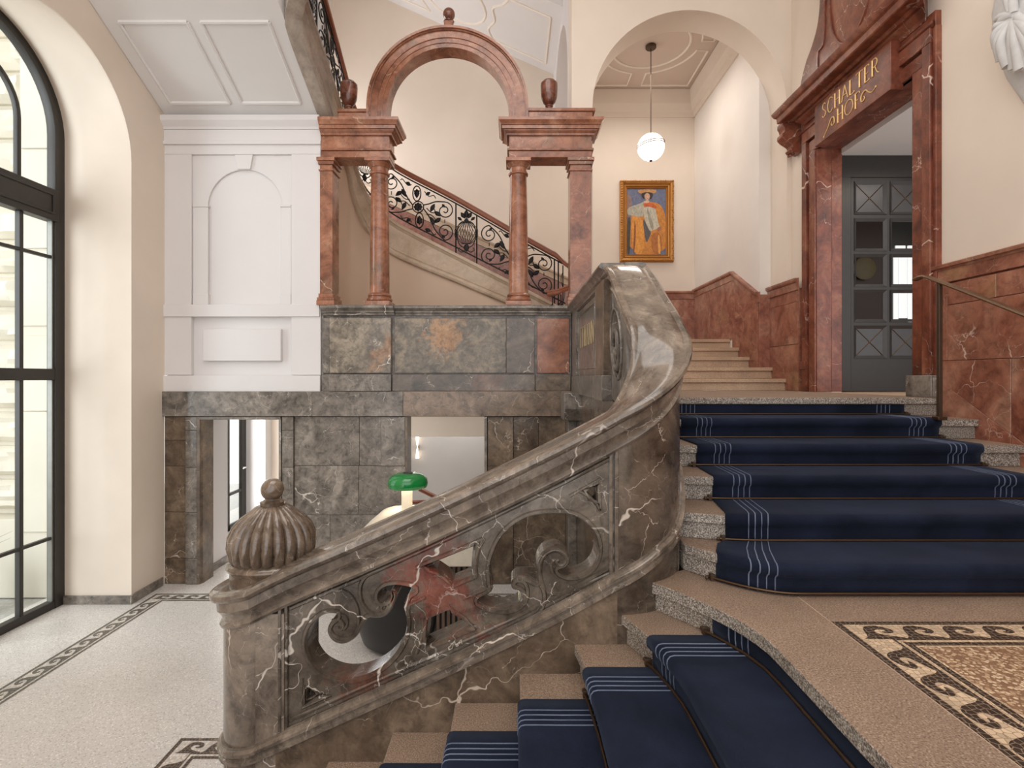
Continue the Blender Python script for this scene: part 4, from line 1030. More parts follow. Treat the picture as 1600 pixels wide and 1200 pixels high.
caprof = half+[(-u, v) for u, v in half[-2::-1]]
def bsweep(name, s0, s1, n, prof, zf, mat, smooth=40):
    ss = [s0+(s1-s0)*i/n for i in range(n+1)]
    m = MB(); m.sweep([(bp(s)[0], bp(s)[1], lerp(zf, s)) for s in ss], [bp(s)[2] for s in ss], prof); return m.build(name, mat, bal, smooth=smooth)
bsweep('handrail', NXE, ARC1+1.0, 110, caprof, zt_s, BROWNP)
# base moulding on the stair side
bprof = [(.09, -.085), (.118, -.085), (.128, -.078), (.128, -.06), (.120, -.055), (.124, -.04), (.136, -.03), (.136, -.012), (.126, -.004), (.116, 0.0), (.116, .012), (.09, .012)]
bsweep('base_moulding', NXE, ARC1+.35, 70, bprof, btab, BROWNP)
# wall below the base moulding, straight part
NS = 30
def wallpart(name, s0, s1, zb, ztop, mat, n=NS, u0=-.105, u1=.105):
    rings = []
    for i in range(n+1):
        s = s0+(s1-s0)*i/n; x, y, nn = bp(s); a = zb(s); c = ztop(s)
        rings.append([(x+u*nn[0], y+u*nn[1], z) for u, z in ((u0, a), (u1, a), (u1, c), (u0, c))])
    m = MB(); m.loft(rings); return m.build(name, mat, bal, smooth=30)
wallpart('string_wall', -1.25, XA, lambda s: FL, lambda s: lerp(btab, s)-.02, BROWND)
wallpart('curved_wall', XA, ARC1, lambda s: FL, lambda s: lerp(zt_s, s)-.17, BROWN, 24)
wallpart('string_wall', ARC1, ARC1+3.61, lambda s: FL, lambda s: lerp(btab, min(s, ARC1+1.0))-.04, BROWN, 20)
# pierced panel ----------------------------------------------------
A_ = lambda p: (440+p[0]/5.714, 880+p[1]/5.714)
B_ = lambda p: (600+p[0]/5.714, 810+p[1]/5.714)
C_ = lambda p: (720+p[0]/5.714, 720+p[1]/5.714)
D_ = lambda p: (420+p[0]/3.53, 860+p[1]/3.53)
YF = 2.865
def W(pts, f): return [(mx(f(p)[0], YF), mz(f(p)[1], YF)) for p in pts]
h1 = W([(508,452),(440,446),(380,455),(330,490),(270,550),(232,630),(218,720),(232,800),(270,880),(330,950),(420,1000),(520,1028),(620,1030),(730,1008),(840,960),(940,890),(1030,790),(1085,690),(1115,590),(1118,480),(1085,385),(1105,330),(1130,275),(1210,235),(1120,205),(1030,195),(960,200),(905,225),(870,270),(868,320),(900,348),(940,335),(975,300),(965,250),(1000,225),(1035,270),(1020,330),(985,410),(950,455),(900,485),(830,487),(775,478),(745,530),(700,620),(650,680),(570,722),(500,718),(440,680),(408,620),(415,560),(445,512),(485,485)], A_)
h2 = W([(205,760),(272,790),(205,828)], D_)
h3 = W([(400,893),(590,812),(604,850),(700,905),(800,957),(365,1150),(382,1060),(388,960)], B_)
h4 = W([(335,437),(810,245),(785,340),(780,430),(792,505),(612,580),(560,520),(470,460),(400,446)], B_)
h6 = W([(440,600),(510,545),(600,500),(690,480),(780,470),(950,470),(1030,495),(1095,535),(1150,585),(1195,650),(1222,730),(1225,800),(1210,880),(1170,950),(1090,1010),(980,1028),(910,1012),(865,975),(900,968),(945,950),(975,910),(975,860),(940,810),(880,772),(810,765),(740,800),(695,860),(675,930),(682,1010),(690,1085)], C_)
h6 += W([(1345,560),(1290,525),(1210,515),(1150,540),(1128,590),(1150,635),(1200,640),(1228,665),(1235,710),(1190,765),(1100,800),(1000,805),(900,780),(815,727),(975,655),(960,590),(952,520),(950,420),(980,300),(1050,160)], B_)
h7 = W([(1125,272),(1208,228),(1212,370),(1170,325)], C_)
holes = [chaikin(h1, 2), h2, h3, h4, chaikin(h6, 2), h7]
out = []
xsn = [-1.22+(.565+1.22)*i/16 for i in range(17)]
out = [(x, lerp(btab, x)+.0) for x in xsn]+[(x, lerp(zt_s, x)-.19) for x in reversed(xsn)]
m = MB(); m.plate(out, holes, .155, lambda u, v, w: (u, YF+.0775+w, v), .008)
PANEL = marble('veined_brown_panel_marble', [rgb(64,56,47), rgb(90,79,68), rgb(107,96,84), rgb(130,118,104)], rgb(222,210,196), 1.7, 1.3, .008, .9, .24, coat=.3, rand=False, mott=1.15, lo=.44, spots=[(-.53, 2.87, -.99, .17, rgb(132,64,46)), (-.43, 2.87, -1.10, .20, rgb(140,66,50)), (-.34, 2.87, -1.22, .20, rgb(136,62,46)), (-.09, 2.87, -1.45, .13, rgb(140,68,48)), (-.78, 2.95, -1.60, .18, rgb(122,62,44)), (-.40, 2.80, -.86, .22, rgb(112,54,42))])
m.build('pierced_panel', PANEL, bal, smooth=20)
# raised fillets that follow the scrolls
def fillet(pts, r=.013, loop=False, name='scroll_fillet', y=None):
    b = MB(); b.tube([(p[0], (YF-.001) if y is None else y, p[1]) for p in pts], r, 6, loop=loop); return b.build(name, PANEL, bal, smooth=60)
def grow(pl, d):
    n = len(pl); a = sum(pl[i][0]*pl[(i+1) % n][1]-pl[(i+1) % n][0]*pl[i][1] for i in range(n)); sg = 1 if a > 0 else -1; o = []
    for i in range(n):
        e = Vector(pl[(i+1) % n])-Vector(pl[i-1]); e.normalize(); o.append((pl[i][0]+sg*e.y*d, pl[i][1]-sg*e.x*d))
    return o
for h in holes: fillet(grow(h, .014), .013, True)
def curl(pts, f, r=.010, k=5): fillet(catmull(W(pts, f), k), r*1.25)
curl([(465,232),(560,248),(630,300),(675,390),(688,480),(682,560),(655,630),(600,668),(530,668),(470,640),(440,600)], A_, .009)
curl([(455,515),(500,500),(540,520),(552,560),(535,590),(505,585),(500,560)], A_, .009)
curl([(540,455),(575,480),(588,520),(580,560),(555,590)], A_, .008)
curl([(800,85),(740,130),(705,200),(702,290),(730,370),(780,430),(840,455),(900,445),(940,410),(955,370)], A_, .010)
curl([(930,340),(905,365),(890,400),(905,430)], A_, .008)
curl([(480,235),(560,200),(640,170),(690,130)], A_, .007)
curl([(1140,370),(1128,480),(1135,600),(1100,720),(1020,840)], A_, .008)
curl([(345,880),(352,960),(335,1070),(290,1200)], B_, .010, 4)
fillet(W([(345,878),(590,775)], B_), .010); fillet(W([(185,790),(370,700)], B_), .010)
curl([(890,175),(840,290),(818,420),(825,520)], B_, .010); fillet(W([(825,520),(612,608)], B_), .010); fillet(W([(280,440),(880,180)], B_), .010)
fillet(W([(970,600),(700,720)], B_), .010)
curl([(1180,610),(1160,585),(1185,555),(1240,560),(1275,610),(1280,690),(1250,760),(1190,810),(1100,835),(1000,830)], B_, .010)
curl([(1395,590),(1425,650),(1432,730),(1400,820),(1320,885),(1180,950),(1000,1030),(850,1100)], B_, .010)
curl([(745,1150),(710,1050),(705,940),(740,850),(810,800),(880,800),(930,840),(940,890),(910,930),(870,925),(855,895),(875,880)], C_, .011)
curl([(820,1000),(808,950),(815,900),(850,875)], C_, .009)
curl([(770,1180),(880,1180),(980,1160),(1060,1120),(1360,985)], C_, .009)
fillet(W([(970,315),(1240,160),(1245,440)], C_), .010)
curl([(1245,440),(1200,370),(1130,310),(1060,270)], C_, .008)
fillet(W([(185,700),(185,868),(345,795),(290,780)], D_), .010)
# frame of the panel
for dx in (0, .028):
    b = MB(); b.box(mx(441, YF)-.012+dx, mx(441, YF)+.006+dx, YF-.03+dx*.5, YF+.01, lerp(btab, -1.19)+.0, lerp(zt_s, -1.19)-.18); b.build('frame_moulding', PANEL, bal, bev=.004)
    b = MB(); b.box(.555-dx-.012, .555-dx+.008, YF-.03+dx*.4, YF+.01, lerp(btab, .54), lerp(zt_s, .54)-.18); b.build('frame_moulding', BROWNP, bal, bev=.004)
for zf, o1 in ((btab, .045), (zt_s, -.225)):
    b = MB(); b.tube([(x, YF-.002, lerp(zf, x)+o1) for x in [-1.18+1.70*i/14 for i in range(15)]], .012, 6); b.build('frame_moulding', PANEL, bal, smooth=60)
# newel
NX, NY, NO = NXE, 3.09, .145          # centre of the round newel; its radius is measured from the rail's centre line
def around(name, prof, z0, drop, mat):
    ths = [PI*i/36 for i in range(37)]
    cen = [(NX-NO*math.sin(a), NY-NO*math.cos(a), z0-drop*math.sin(min(a, PI/2))) for a in ths]
    m = MB(); m.sweep(cen, [(-math.sin(a), -math.cos(a)) for a in ths], prof); return m.build(name, mat, bal, smooth=40)
around('newel_cap', half+[(-.143, .004), (-.143, -.205)], lerp(zt_s, NXE), .08, BROWNP)
around('newel_moulding', bprof, lerp(btab, NXE), .06, BROWNP)
b = MB(); b.lathe((NX, NY, 0), [(NO+.105, FL), (NO+.105, -1.28)], 64); b.build('newel_pedestal', BROWNP, bal, smooth=40)
b = MB(); b.box(NX, -1.205, 2.841, NY+NO+.105, FL, -1.25); b.build('newel_pedestal', BROWNP, bal)
b = MB(); b.box(NX, -1.12, 3.0, NY+.30, -1.38, -1.18); b.build('newel_cap', BROWNP, bal, bev=.01)
zc = -1.175
b = MB(); b.lathe((NX, NY, 0), [(.222, zc-.05), (.222, zc+.09), (.228, zc+.102), (.238, zc+.11), (.242, zc+.125), (.234, zc+.14), (.20, zc+.155)], 56); b.build('finial_drum', FINM, bal, smooth=40)
b = MB(); zd = zc+.12
b.lathe((NX, NY, zd), [(r*1.02, z*1.13) for r, z in [(.17, 0), (.200, .01), (.222, .04), (.232, .09), (.226, .145), (.203, .192), (.166, .228), (.12, .259), (.085, .283), (.05, .29)]], 220, lambda t, z: 0.90+.115*abs(math.sin(11*t))**.6)
b.build('gadrooned_dome', FINM, bal, smooth=60)
b = MB(); b.lathe((NX, NY, zd+.322), [(.05, 0), (.066, .004), (.068, .022), (.05, .03), (.042, .036)]+[(.064*math.sin(PI*i/14), .09-.064*math.cos(PI*i/14)) for i in range(3, 14)]+[(.001, .154)], 32); b.build('finial_ball', FINM, bal, smooth=60)

# upper straight part: pierced side panel, pier, inscribed panel
ol = [(YAc+.0+.05*i, lerp(btab, ARC1+.05*i)-.06) for i in range(21)]+[(YAc+.05*i, lerp(zt_s, ARC1+.05*i)-.17) for i in range(20, -1, -1)]
eh = [(4.08+.19*math.cos(2*PI*i/28), .26+.24*math.sin(2*PI*i/28)+.08*math.cos(2*PI*i/28)) for i in range(28)]
m = MB(); m.plate(ol, [eh, [(3.62, .18), (3.74, .24), (3.72, -.06)], [(4.2, .58), (4.27, .62), (4.26, .50)]], .2, lambda u, v, w: (.896+w, u, v), .006); m.build('pierced_panel', GREY, bal, smooth=30)
b = MB(); b.tube([(.79, 4.08+r*math.cos(a), .24+r*1.15*math.sin(a)) for r, a in [(.17*(1-i/40), PI+i*.28) for i in range(34)]], .022, 8); b.build('scroll_fillet', GREY, bal, smooth=60)
b = MB(); b.tube([(.79, 4.08+.21*math.cos(2*PI*i/28), .26+.26*math.sin(2*PI*i/28)+.08*math.cos(2*PI*i/28)) for i in range(28)], .012, 6, loop=True); b.build('scroll_fillet', GREY, bal, smooth=60)
def side(name, y0, y1, z0, z1, d, mat):
    b = MB(); b.box(.79-d, .85, y0, y1, z0, z1); return b.build(name, mat, bal, bev=.004)
b = MB(); b.box(.80, 1.0, 4.29, YB+.1, TOP-.3, .88); b.build('core', BROWN, bal)
side('pier', 4.36, 4.74, .02, .80, .05, BROWND); side('pier_base', 4.34, 4.76, TOP-.02, .02, .065, GREY)
side('edge_strip', 4.80, 5.02, .02, .80, .015, GREY); side('inscribed_panel', 5.08, 6.42, .02, .78, -.005, GREY); side('edge_strip', 6.48, YB, .02, .80, .02, GREY); side('base_block', 4.8, YB, TOP-.02, .02, .03, GREY)
b = MB(); b.prism([(.90, .80), (.775, .80), (.77, .82), (.745, .835), (.745, .85), (.72, .875), (.70, .885), (.70, .905), (.715, .922), (.90, .922)], 'y', 4.32, YB+.12); b.build('cap_moulding', GREY, bal, smooth=20)
b = MB(); b.prism([(.90, .80), (1.03, .80), (1.04, .83), (1.07, .88), (1.07, .905), (1.05, .922), (.90, .922)], 'y', 4.29, YB+.12); b.build('cap_moulding', GREY, bal, smooth=20)
# narrow sloped mouldings framing the inscription and its worn gilt letters
b = MB(); b.tube([(.792, 5.12, .72), (.792, 6.38, .72), (.792, 6.38, .10), (.792, 5.12, .10)], .012, 6, loop=True); b.build('frame_moulding', GREY, bal)
WORN = plain('worn_gilding', rgb(176,156,124), .5)
for i, kind in enumerate('TTMANN'):
    y = 6.25-i*.19; b = MB(); z0, z1 = .34, .56; w_ = .12
    S = {'T': [((0, 1), (1, 1)), ((.5, 0), (.5, 1))], 'M': [((0, 0), (0, 1)), ((0, 1), (.5, 0)), ((.5, 0), (1, 1)), ((1, 1), (1, 0))], 'A': [((0, 0), (.5, 1)), ((.5, 1), (1, 0)), ((.2, .4), (.8, .4))], 'N': [((0, 0), (0, 1)), ((0, 1), (1, 0)), ((1, 0), (1, 1))]}[kind]
    for (a, c), (d, e) in S: b.tube([(.788, y-a*w_, z0+c*(z1-z0)), (.788, y-d*w_, z0+e*(z1-z0))], .006, 5)
    b.build('gilt_letter', WORN, bal)
# ================================================================= RIGHT WALL: dado, portal, handrail, cartouche
def wy(x): return WX1*840/(x-800)
def wz(x, y): return (590-y)/(x-800)*WX1
dr = MB(); dr.box(WX1-.012, WX1, -1.5, 4.57, LAND, .90)
dr = struct(dr.build('trim_2', REDD, org=(WX1, 1.5, LAND)), 'red marble dado along the right wall')
def DS(poly, mat=REDL, t=.02, nm='marble_slab'): slab(dr, poly, 'x', WX1-.010, t, mat, nm)
for a, c in ((4.57, 3.62), (3.62, 2.6), (2.6, 1.5)): DS([(a, .79), (c, .79), (c, .90), (a, .90)], REDL, .026, 'frieze_slab')
DS([(4.57, .14), (4.47, .14), (4.47, .78), (4.57, .78)]); DS([(4.47, .14), (3.60, .14), (3.60, .60), (4.47, .60)]); DS([(4.47, .60), (4.02, .60), (4.02, .78), (4.47, .78)]); DS([(4.02, .60), (3.2, .60), (3.2, .78), (4.02, .78)])
DS([(3.60, .14), (2.6, .14), (2.6, .60), (3.60, .60)]); DS([(3.2, .60), (2.2, .60), (2.2, .78), (3.2, .78)])
DS([(4.57, -.02), (4.57, .14), (3.9, .14), (3.9, -.41)]); DS([(3.9, -.41), (3.9, .14), (2.9, .14), (2.9, -1.0)])
DS([(4.57, -.02), (3.9, -.41), (3.9, -1.09), (4.57, -1.09)]); DS([(3.9, -.41), (2.9, -1.0), (2.9, -1.09), (3.9, -1.09)])
DS([(2.6, .14), (1.6, .14), (1.6, .60), (2.6, .60)]); DS([(2.2, .60), (1.6, .60), (1.6, .78), (2.2, .78)])
DS([(2.9, -1.09), (1.6, -1.09), (1.6, .14), (2.9, .14)]); DS([(1.6, -1.09), (.2, -1.09), (.2, .78), (1.6, .78)])
b = MB(); b.prism([(WX1, .895), (WX1-.04, .895), (WX1-.045, .91), (WX1-.065, .915), (WX1-.07, .94), (WX1-.03, .955), (WX1, .955)], 'y', -1.5, 4.60); b.build('dado_cap', REDL, dr, smooth=20)
# far dado pieces left of the portal and in the alcove
df = MB(); df.box(3.575, WX1, 6.70, 7.46, TOP, 1.12); df = struct(df.build('trim_3', REDL, org=(3.6, 7, TOP), bev=.003), 'red marble dado between portal and alcove')
def DF(poly, x, t=.02, mat=REDL, nm='marble_slab'): slab(df, poly, 'x', x, t, mat, nm)
DF([(6.70, TOP), (7.05, TOP), (7.05, .42), (6.70, .42)], 3.575, .008); DF([(7.05, TOP), (7.45, TOP), (7.45, .42), (7.05, .42)], 3.575, .008)
DF([(6.70, .42), (7.45, .42), (7.45, .95), (6.70, .95)], 3.575, .012, REDL); DF([(6.70, .95), (7.45, .95), (7.45, 1.10), (6.70, 1.10)], 3.575, .008)
def capline(pts, x):
    b = MB(); b.loft([[(x-u, Y, z+v) for u, v in ((0, -.10), (.03, -.10), (.03, -.01), (.05, 0), (.06, .02), (.06, .045), (0, .05))] for Y, z in pts]); b.build('dado_cap', REDL, df, smooth=0)
capline([(6.70, 1.195), (7.46, 1.195)], 3.575)
b = MB(); b.box(3.42, 3.60, 7.435, 7.465, TOP, 1.15); b.build('return_slab', REDL, df, bev=.003)
DF([(7.47, .60), (7.47, 1.05), (8.33, 1.51), (8.33, 1.08)], 3.43); DF([(7.47, -.1), (7.47, .40), (8.33, .88), (8.33, .3)], 3.43); DF([(7.47, .40), (7.47, .60), (8.33, 1.08), (8.33, .88)], 3.43, .026)
DF([(8.33, .6), (9.25, .6), (9.25, 1.51), (8.33, 1.51)], 3.43); DF([(9.25, .6), (10.08, .6), (10.08, 1.51), (9.25, 1.51)], 3.43)
capline([(7.43, 1.14), (7.47, 1.14), (8.33, 1.60), (10.08, 1.60)], 3.43)

# ---- portal
por = thing('marble_portal', 'deep red marble portal with a gilt lettered lintel and heavy cornice', 'doorway', (3.6, 5.6, TOP))
def pbox(name, x0, x1, y0, y1, z0, z1, mat=REDD, bev=.006): 
    b = MB(); b.box(x0, x1, y0, y1, z0, z1); return b.build(name, mat, por, bev=bev)
for sg, ya, yb_ in ((1, DY1, DY1+.28), (-1, DY0, DY0-.28)):
    z0 = TOP if sg > 0 else .02
    pbox('jamb_band', 3.60, 3.66, ya, ya+sg*.125, z0, DZ1+.005); pbox('jamb_band', 3.615, 3.66, ya+sg*.125, ya+sg*.145, z0, DZ1+.13)
    pbox('jamb_band', 3.575, 3.66, ya+sg*.145, ya+sg*.24, z0, DZ1+.1395); pbox('jamb_band', 3.60, 3.66, ya+sg*.24, ya+sg*.275, z0, 3.0)
    pbox('jamb_reveal', 3.63, 3.80, ya, ya+sg*.03-(sg*.031), z0, DZ1) if False else None
pbox('jamb_foot', 3.56, 3.60, DY1+.145, DY1+.25, .10, .20)
pbox('jamb_plinth', 3.55, 3.68, DY0-.285, DY0+.012, TOP, .02, GREY); pbox('jamb_plinth', 3.56, 3.66, DY0-.30, DY0-.0, TOP, .0, GREY)
for yy, s_ in ((DY1, 1), (DY0, -1)):
    pbox('jamb_reveal', 3.62, 3.80, yy-s_*.012, yy+s_*.02, TOP, DZ1); pbox('jamb_reveal', 3.80, 3.93, yy-s_*.002, yy+s_*.03, TOP, DZ1)
pbox('head_band', 3.60, 3.66, DY0-.125, DY1+.125, DZ1-.012, DZ1+.12); pbox('head_band', 3.575, 3.66, DY0-.24, DY1+.24, DZ1+.14, 3.0)
pbox('head_soffit', 3.62, 3.80, DY0, DY1, DZ1-.012, DZ1+.02); pbox('head_soffit', 3.80, 3.93, DY0, DY1, DZ1-.006, DZ1+.03)
def yprof(name, prof, y0, y1, mat=REDD):
    b = MB(); rings = []
    o0 = WX1
    for Yy, e in ((y0, -1), (y1, 1)): pass
    rings = [[(x, y0-(WX1-x) if ret else y0, z) for x, z in prof] for ret in (1,)]+[[(x, y1+(WX1-x), z) for x, z in prof]]
    b.loft(rings); return b.build(name, mat, por, smooth=20)
yprof('necking', [(3.66, 2.99), (3.59, 2.99), (3.565, 3.01), (3.56, 3.03), (3.58, 3.045), (3.66, 3.05)], 4.64, 6.62)
pbox('frieze', 3.60, 3.66, 4.57, 6.675, 2.99, 3.13)
yprof('cornice', [(3.66, 3.10), (3.59, 3.10), (3.575, 3.13), (3.53, 3.165), (3.52, 3.18), (3.49, 3.185), (3.47, 3.21), (3.38, 3.215), (3.37, 3.225), (3.365, 3.285), (3.345, 3.30), (3.325, 3.335), (3.32, 3.36), (3.66, 3.37)], 4.72, 6.56)
plq = pbox('inscription_block', 3.50, 3.62, 4.97, 6.22, 2.665, 3.125)
# gilt lettering
STR = {
'S': [[(.85,.86),(.6,1),(.25,.95),(.12,.75),(.3,.58),(.65,.46),(.85,.27),(.7,.06),(.35,0),(.08,.14)]],
'C': [[(.95,.85),(.65,1),(.3,.93),(.06,.62),(.08,.3),(.32,.04),(.68,0),(.95,.16)]],
'H': [[(.08,0),(.08,1)],[(.9,0),(.9,1)],[(.08,.52),(.9,.52)]],
'A': [[(0,0),(.5,1)],[(.5,1),(1,0)],[(.2,.36),(.82,.36)]],
'L': [[(.1,1),(.1,0)],[(.1,0),(.85,0),(.9,.1)]],
'T': [[(.5,0),(.5,1)],[(0,.93),(.05,1),(.95,1),(1,.93)]],
'E': [[(.12,0),(.12,1)],[(.12,1),(.8,1),(.84,.9)],[(.12,.52),(.66,.52)],[(.12,0),(.84,0),(.9,.1)]],
'R': [[(.12,0),(.12,1)],[(.12,1),(.6,1),(.82,.78),(.6,.53),(.12,.5)],[(.5,.52),(.8,.1),(1.1,-.04)]],
'O': [[(.5,1),(.15,.85),(0,.5),(.15,.15),(.5,0),(.85,.15),(1,.5),(.85,.85),(.5,1)]],
'F': [[(.12,0),(.12,1)],[(.12,1),(.85,1),(.88,.88)],[(.12,.52),(.66,.52)]]}
def letter(ch, u, z, w_, h):
    b = MB()
    for st in STR[ch]:
        st = [(a*w_, c*h) for a, c in st]
        if len(st) > 2: st = catmull(st, 4)
        vert = abs(st[0][0]-st[-1][0]) < .02 and len(st) == 2
        b.tube([(3.498, 6.22-(u+a), z+c) for a, c in st], .0085 if vert else .0055, 6)
        for e in (st[0], st[-1]):
            if vert: b.tube([(3.498, 6.22-(u+e[0]-.018), z+e[1]), (3.498, 6.22-(u+e[0]+.018), z+e[1])], .0035, 5)
    b.build('gilt_letter', GOLDL, plq, smooth=60)
u = .16
for ch, wd in zip('SCHALTER', (.075, .10, .10, .105, .085, .095, .08, .10)):
    letter(ch, u, 2.92, wd, .155); u += wd+.027
u = .44
for ch, wd in zip('HOF', (.10, .135, .08)): letter(ch, u, 2.735, wd, .15); u += wd+.03
def swash(pts):
    b = MB(); b.tube([(3.498, 6.22-a, c) for a, c in catmull(pts, 6)], lambda t: .003+.005*math.sin(PI*t), 6); b.sphere((3.498, 6.22-pts[0][0], pts[0][1]), .012, 8, .4); b.build('gilt_flourish', GOLDL, plq, smooth=60)
swash([(1.05,2.80),(1.00,2.775),(.95,2.80),(.90,2.845),(.84,2.82),(.835,2.77),(.87,2.755),(.89,2.785),(.87,2.80)])
swash([(.19,2.70),(.22,2.73),(.27,2.77),(.33,2.84),(.38,2.83),(.385,2.77),(.35,2.755),(.33,2.78),(.345,2.80)])
# overdoor
cy = 5.62
lft = [(1.03,3.33),(1.02,3.45),(.97,3.62),(.86,3.80),(.73,3.92),(.62,4.08),(.57,4.3),(.55,4.7),(.55,5.3)]
lc = catmull(lft, 4)
m = MB(); m.plate([(cy+a, z) for a, z in lc]+[(cy-a, z) for a, z in reversed(lc)], [], .12, lambda u, v, w: (3.60+w, u, v), .006); m.build('overdoor_panel', REDD, por, smooth=30)
inn = catmull([(.60,3.50),(.59,3.75),(.50,3.78),(.47,3.95),(.46,4.3),(.46,5.2)], 4)
for sg in (1, -1):
    b = MB(); b.tube([(3.54, cy+sg*a, z) for a, z in inn], .014, 6); b.build('panel_moulding', REDD, por, smooth=60)
b = MB(); b.tube([(3.54, cy+.36*math.cos(a), 4.15+.62*math.sin(a)) for a in [i*PI/24 for i in range(49)]], .016, 6); b.build('panel_moulding', REDD, por, smooth=60)
b = MB(); b.tube([(3.54, cy+.60, 3.50), (3.54, cy-.60, 3.50)], .014, 6); b.build('panel_moulding', REDD, por, smooth=60)
# hanging corbels below the cornice ends
for yc in (6.83,):
    b = MB(); pr = [(3.64, 3.22), (3.40, 3.22), (3.40, 3.17), (3.42, 3.14), (3.43, 3.10), (3.40, 3.07), (3.395, 3.03), (3.43, 2.99), (3.49, 2.95), (3.52, 2.93), (3.53, 2.90), (3.50, 2.88), (3.52, 2.85), (3.57, 2.84), (3.64, 2.83)]
    b.prism([(x, z) for x, z in pr], 'y', yc-.07, yc+.07); b.build('corbel', REDD, por, bev=.008)
    b = MB()
    for q in range(5): b.sphere((3.54+.02*(q % 2), yc-.05+.025*q, 2.845-.012*(q % 3)), .018, 8)
    b.build('corbel_drop', REDD, por)

# ---- glazed door
YD = 6.44
dX = lambda x: mx(x, YD); dZ = lambda y: mz(y, YD)
rows = [(283, 335), (341, 392), (397, 448), (453, 503), (509, 560)]
colsx = [(1335, 1386), (1391, 1442), (1447, 1498)]
door = thing('glazed_door', 'dark metal door with square glazed and cross-ribbed panels inside the portal', 'door', (dX(1400), YD+.02, TOP))
b = MB(); ho = []
for r in rows:
    for c in colsx: ho.append([(dX(c[0]), dZ(r[1])), (dX(c[1]), dZ(r[1])), (dX(c[1]), dZ(r[0])), (dX(c[0]), dZ(r[0]))])
b.plate([(3.935, TOP+.005), (5.6, TOP+.005), (5.6, 2.655), (3.935, 2.655)], ho, .05, lambda u, v, w: (u, YD+.03+w, v), .003); b.build('leaf_frame', DOORM, door, smooth=0)
b = MB(); b.box(3.935, dX(1329), YD-.01, YD+.03, TOP+.005, 2.655); b.build('door_stile', DOORM, door, bev=.004)
b = MB(); b.box(3.935, 5.6, YD-.015, YD+.02, dZ(280)+.02, 2.655); b.build('door_head', DOORM, door, bev=.004)
for i, r in enumerate(rows):
    for c in colsx:
        x0, x1, z0, z1 = dX(c[0]), dX(c[1]), dZ(r[1]), dZ(r[0])
        # bevelled bead round the pane
        b = MB(); f_ = .035; fr = []
        o_ = [(x0, z0), (x1, z0), (x1, z1), (x0, z1)]; i_ = [(x0+f_, z0+f_), (x1-f_, z0+f_), (x1-f_, z1-f_), (x0+f_, z1-f_)]
        b.loft([[(o_[k][0], YD-.002, o_[k][1]) for k in range(4)], [(i_[k][0], YD+.022, i_[k][1]) for k in range(4)], [(i_[k][0], YD+.03, i_[k][1]) for k in range(4)]], caps=False); b.build('bevelled_bead', DOORP, door, smooth=0)
        b = MB(); b.add([(x0+f_*.5, YD+.0235, z0+f_*.5), (x1-f_*.5, YD+.0235, z0+f_*.5), (x1-f_*.5, YD+.0235, z1-f_*.5), (x0+f_*.5, YD+.0235, z1-f_*.5)], [(0, 1, 2, 3)]); b.build('pane', GLASSD if i in (1, 2, 3) else DOORP, door, smooth=0)
        if i in (0, 4):
            for pa, pb_ in (((x0+f_, z0+f_), (x1-f_, z1-f_)), ((x0+f_, z1-f_), (x1-f_, z0+f_))):
                b = MB(); b.tube([(pa[0], YD+.022, pa[1]), (pb_[0], YD+.022, pb_[1])], .005, 4); b.build('cross_rib', BRASS, door)
            b = MB(); b.sphere(((x0+x1)/2, YD+.02, (z0+z1)/2), .012, 10, 1, .5, 1); b.build('stud', BRASS, door)

# ---- bronze handrail on the right
HX = 3.30
hr = thing('bronze_handrail', 'flat bronze handrail on a square post by the right wall', 'handrail', (HX, 4.15, -.33))
pth = [(4.40, .80), (4.34, .812), (4.30, .81), (4.25, .79), (4.15, .742), (3.9, .622), (3.47, .41), (3.0, .19), (2.6, 0.0), (1.9, -.33)]
b = MB(); b.loft([[(HX+u, Y, z+v) for u, v in ((-.028, 0), (-.02, .011), (.02, .011), (.028, 0), (.02, -.011), (-.02, -.011))] for Y, z in pth]); b.build('rail', BRONZE, hr, smooth=50)
b = MB(); b.box(HX-.014, HX+.014, 4.135, 4.165, -.32, .735); b.build('post', BRONZED, hr, bev=.003)
b = MB(); b.box(HX-.035, HX+.035, 4.115, 4.185, -.327, -.30); b.build('foot', BRASS, hr, bev=.004)
b = MB(); b.box(HX-.014, HX+.014, 2.25, 2.28, -1.09, -.16); b.build('post', BRONZED, hr, bev=.003)

# ---- white plaster cartouche with knotted drapery, upper right
ct = thing('plaster_relief', 'white plaster relief of knotted drapery high on the right wall', 'wall relief', (3.55, 3.9, 1.9))
def wp(x, y, X=3.52): return (X, X*840/(x-800), (590-y)/(x-800)*X)
b = MB(); b.sphere(wp(1583, 28), .075, 16, .7, .8, 1.1); b.build('knot', WHITE, ct, smooth=60)
random.seed(5)
for i, (xe, ye, r) in enumerate(((1560, 72, .035), (1568, 92, .04), (1578, 102, .042), (1588, 106, .045), (1598, 108, .045), (1610, 104, .045), (1620, 96, .04), (1562, 50, .03), (1630, 80, .04))):
    a = wp(1583, 30, 3.50); e = wp(xe, ye, 3.50+.02*(i % 2)); mid = tuple((p*.5+q*.5) for p, q in zip(a, e)); mid = (mid[0]-.04, mid[1]+.03*(1 if xe < 1583 else -1), mid[2]+.02)
    b = MB(); b.tube(catmull([a, mid, e], 8), (lambda r_: (lambda t: r_*(.35+.75*t**.7)))(r), 10); b.build('drapery_fold', WHITE, ct, smooth=60)
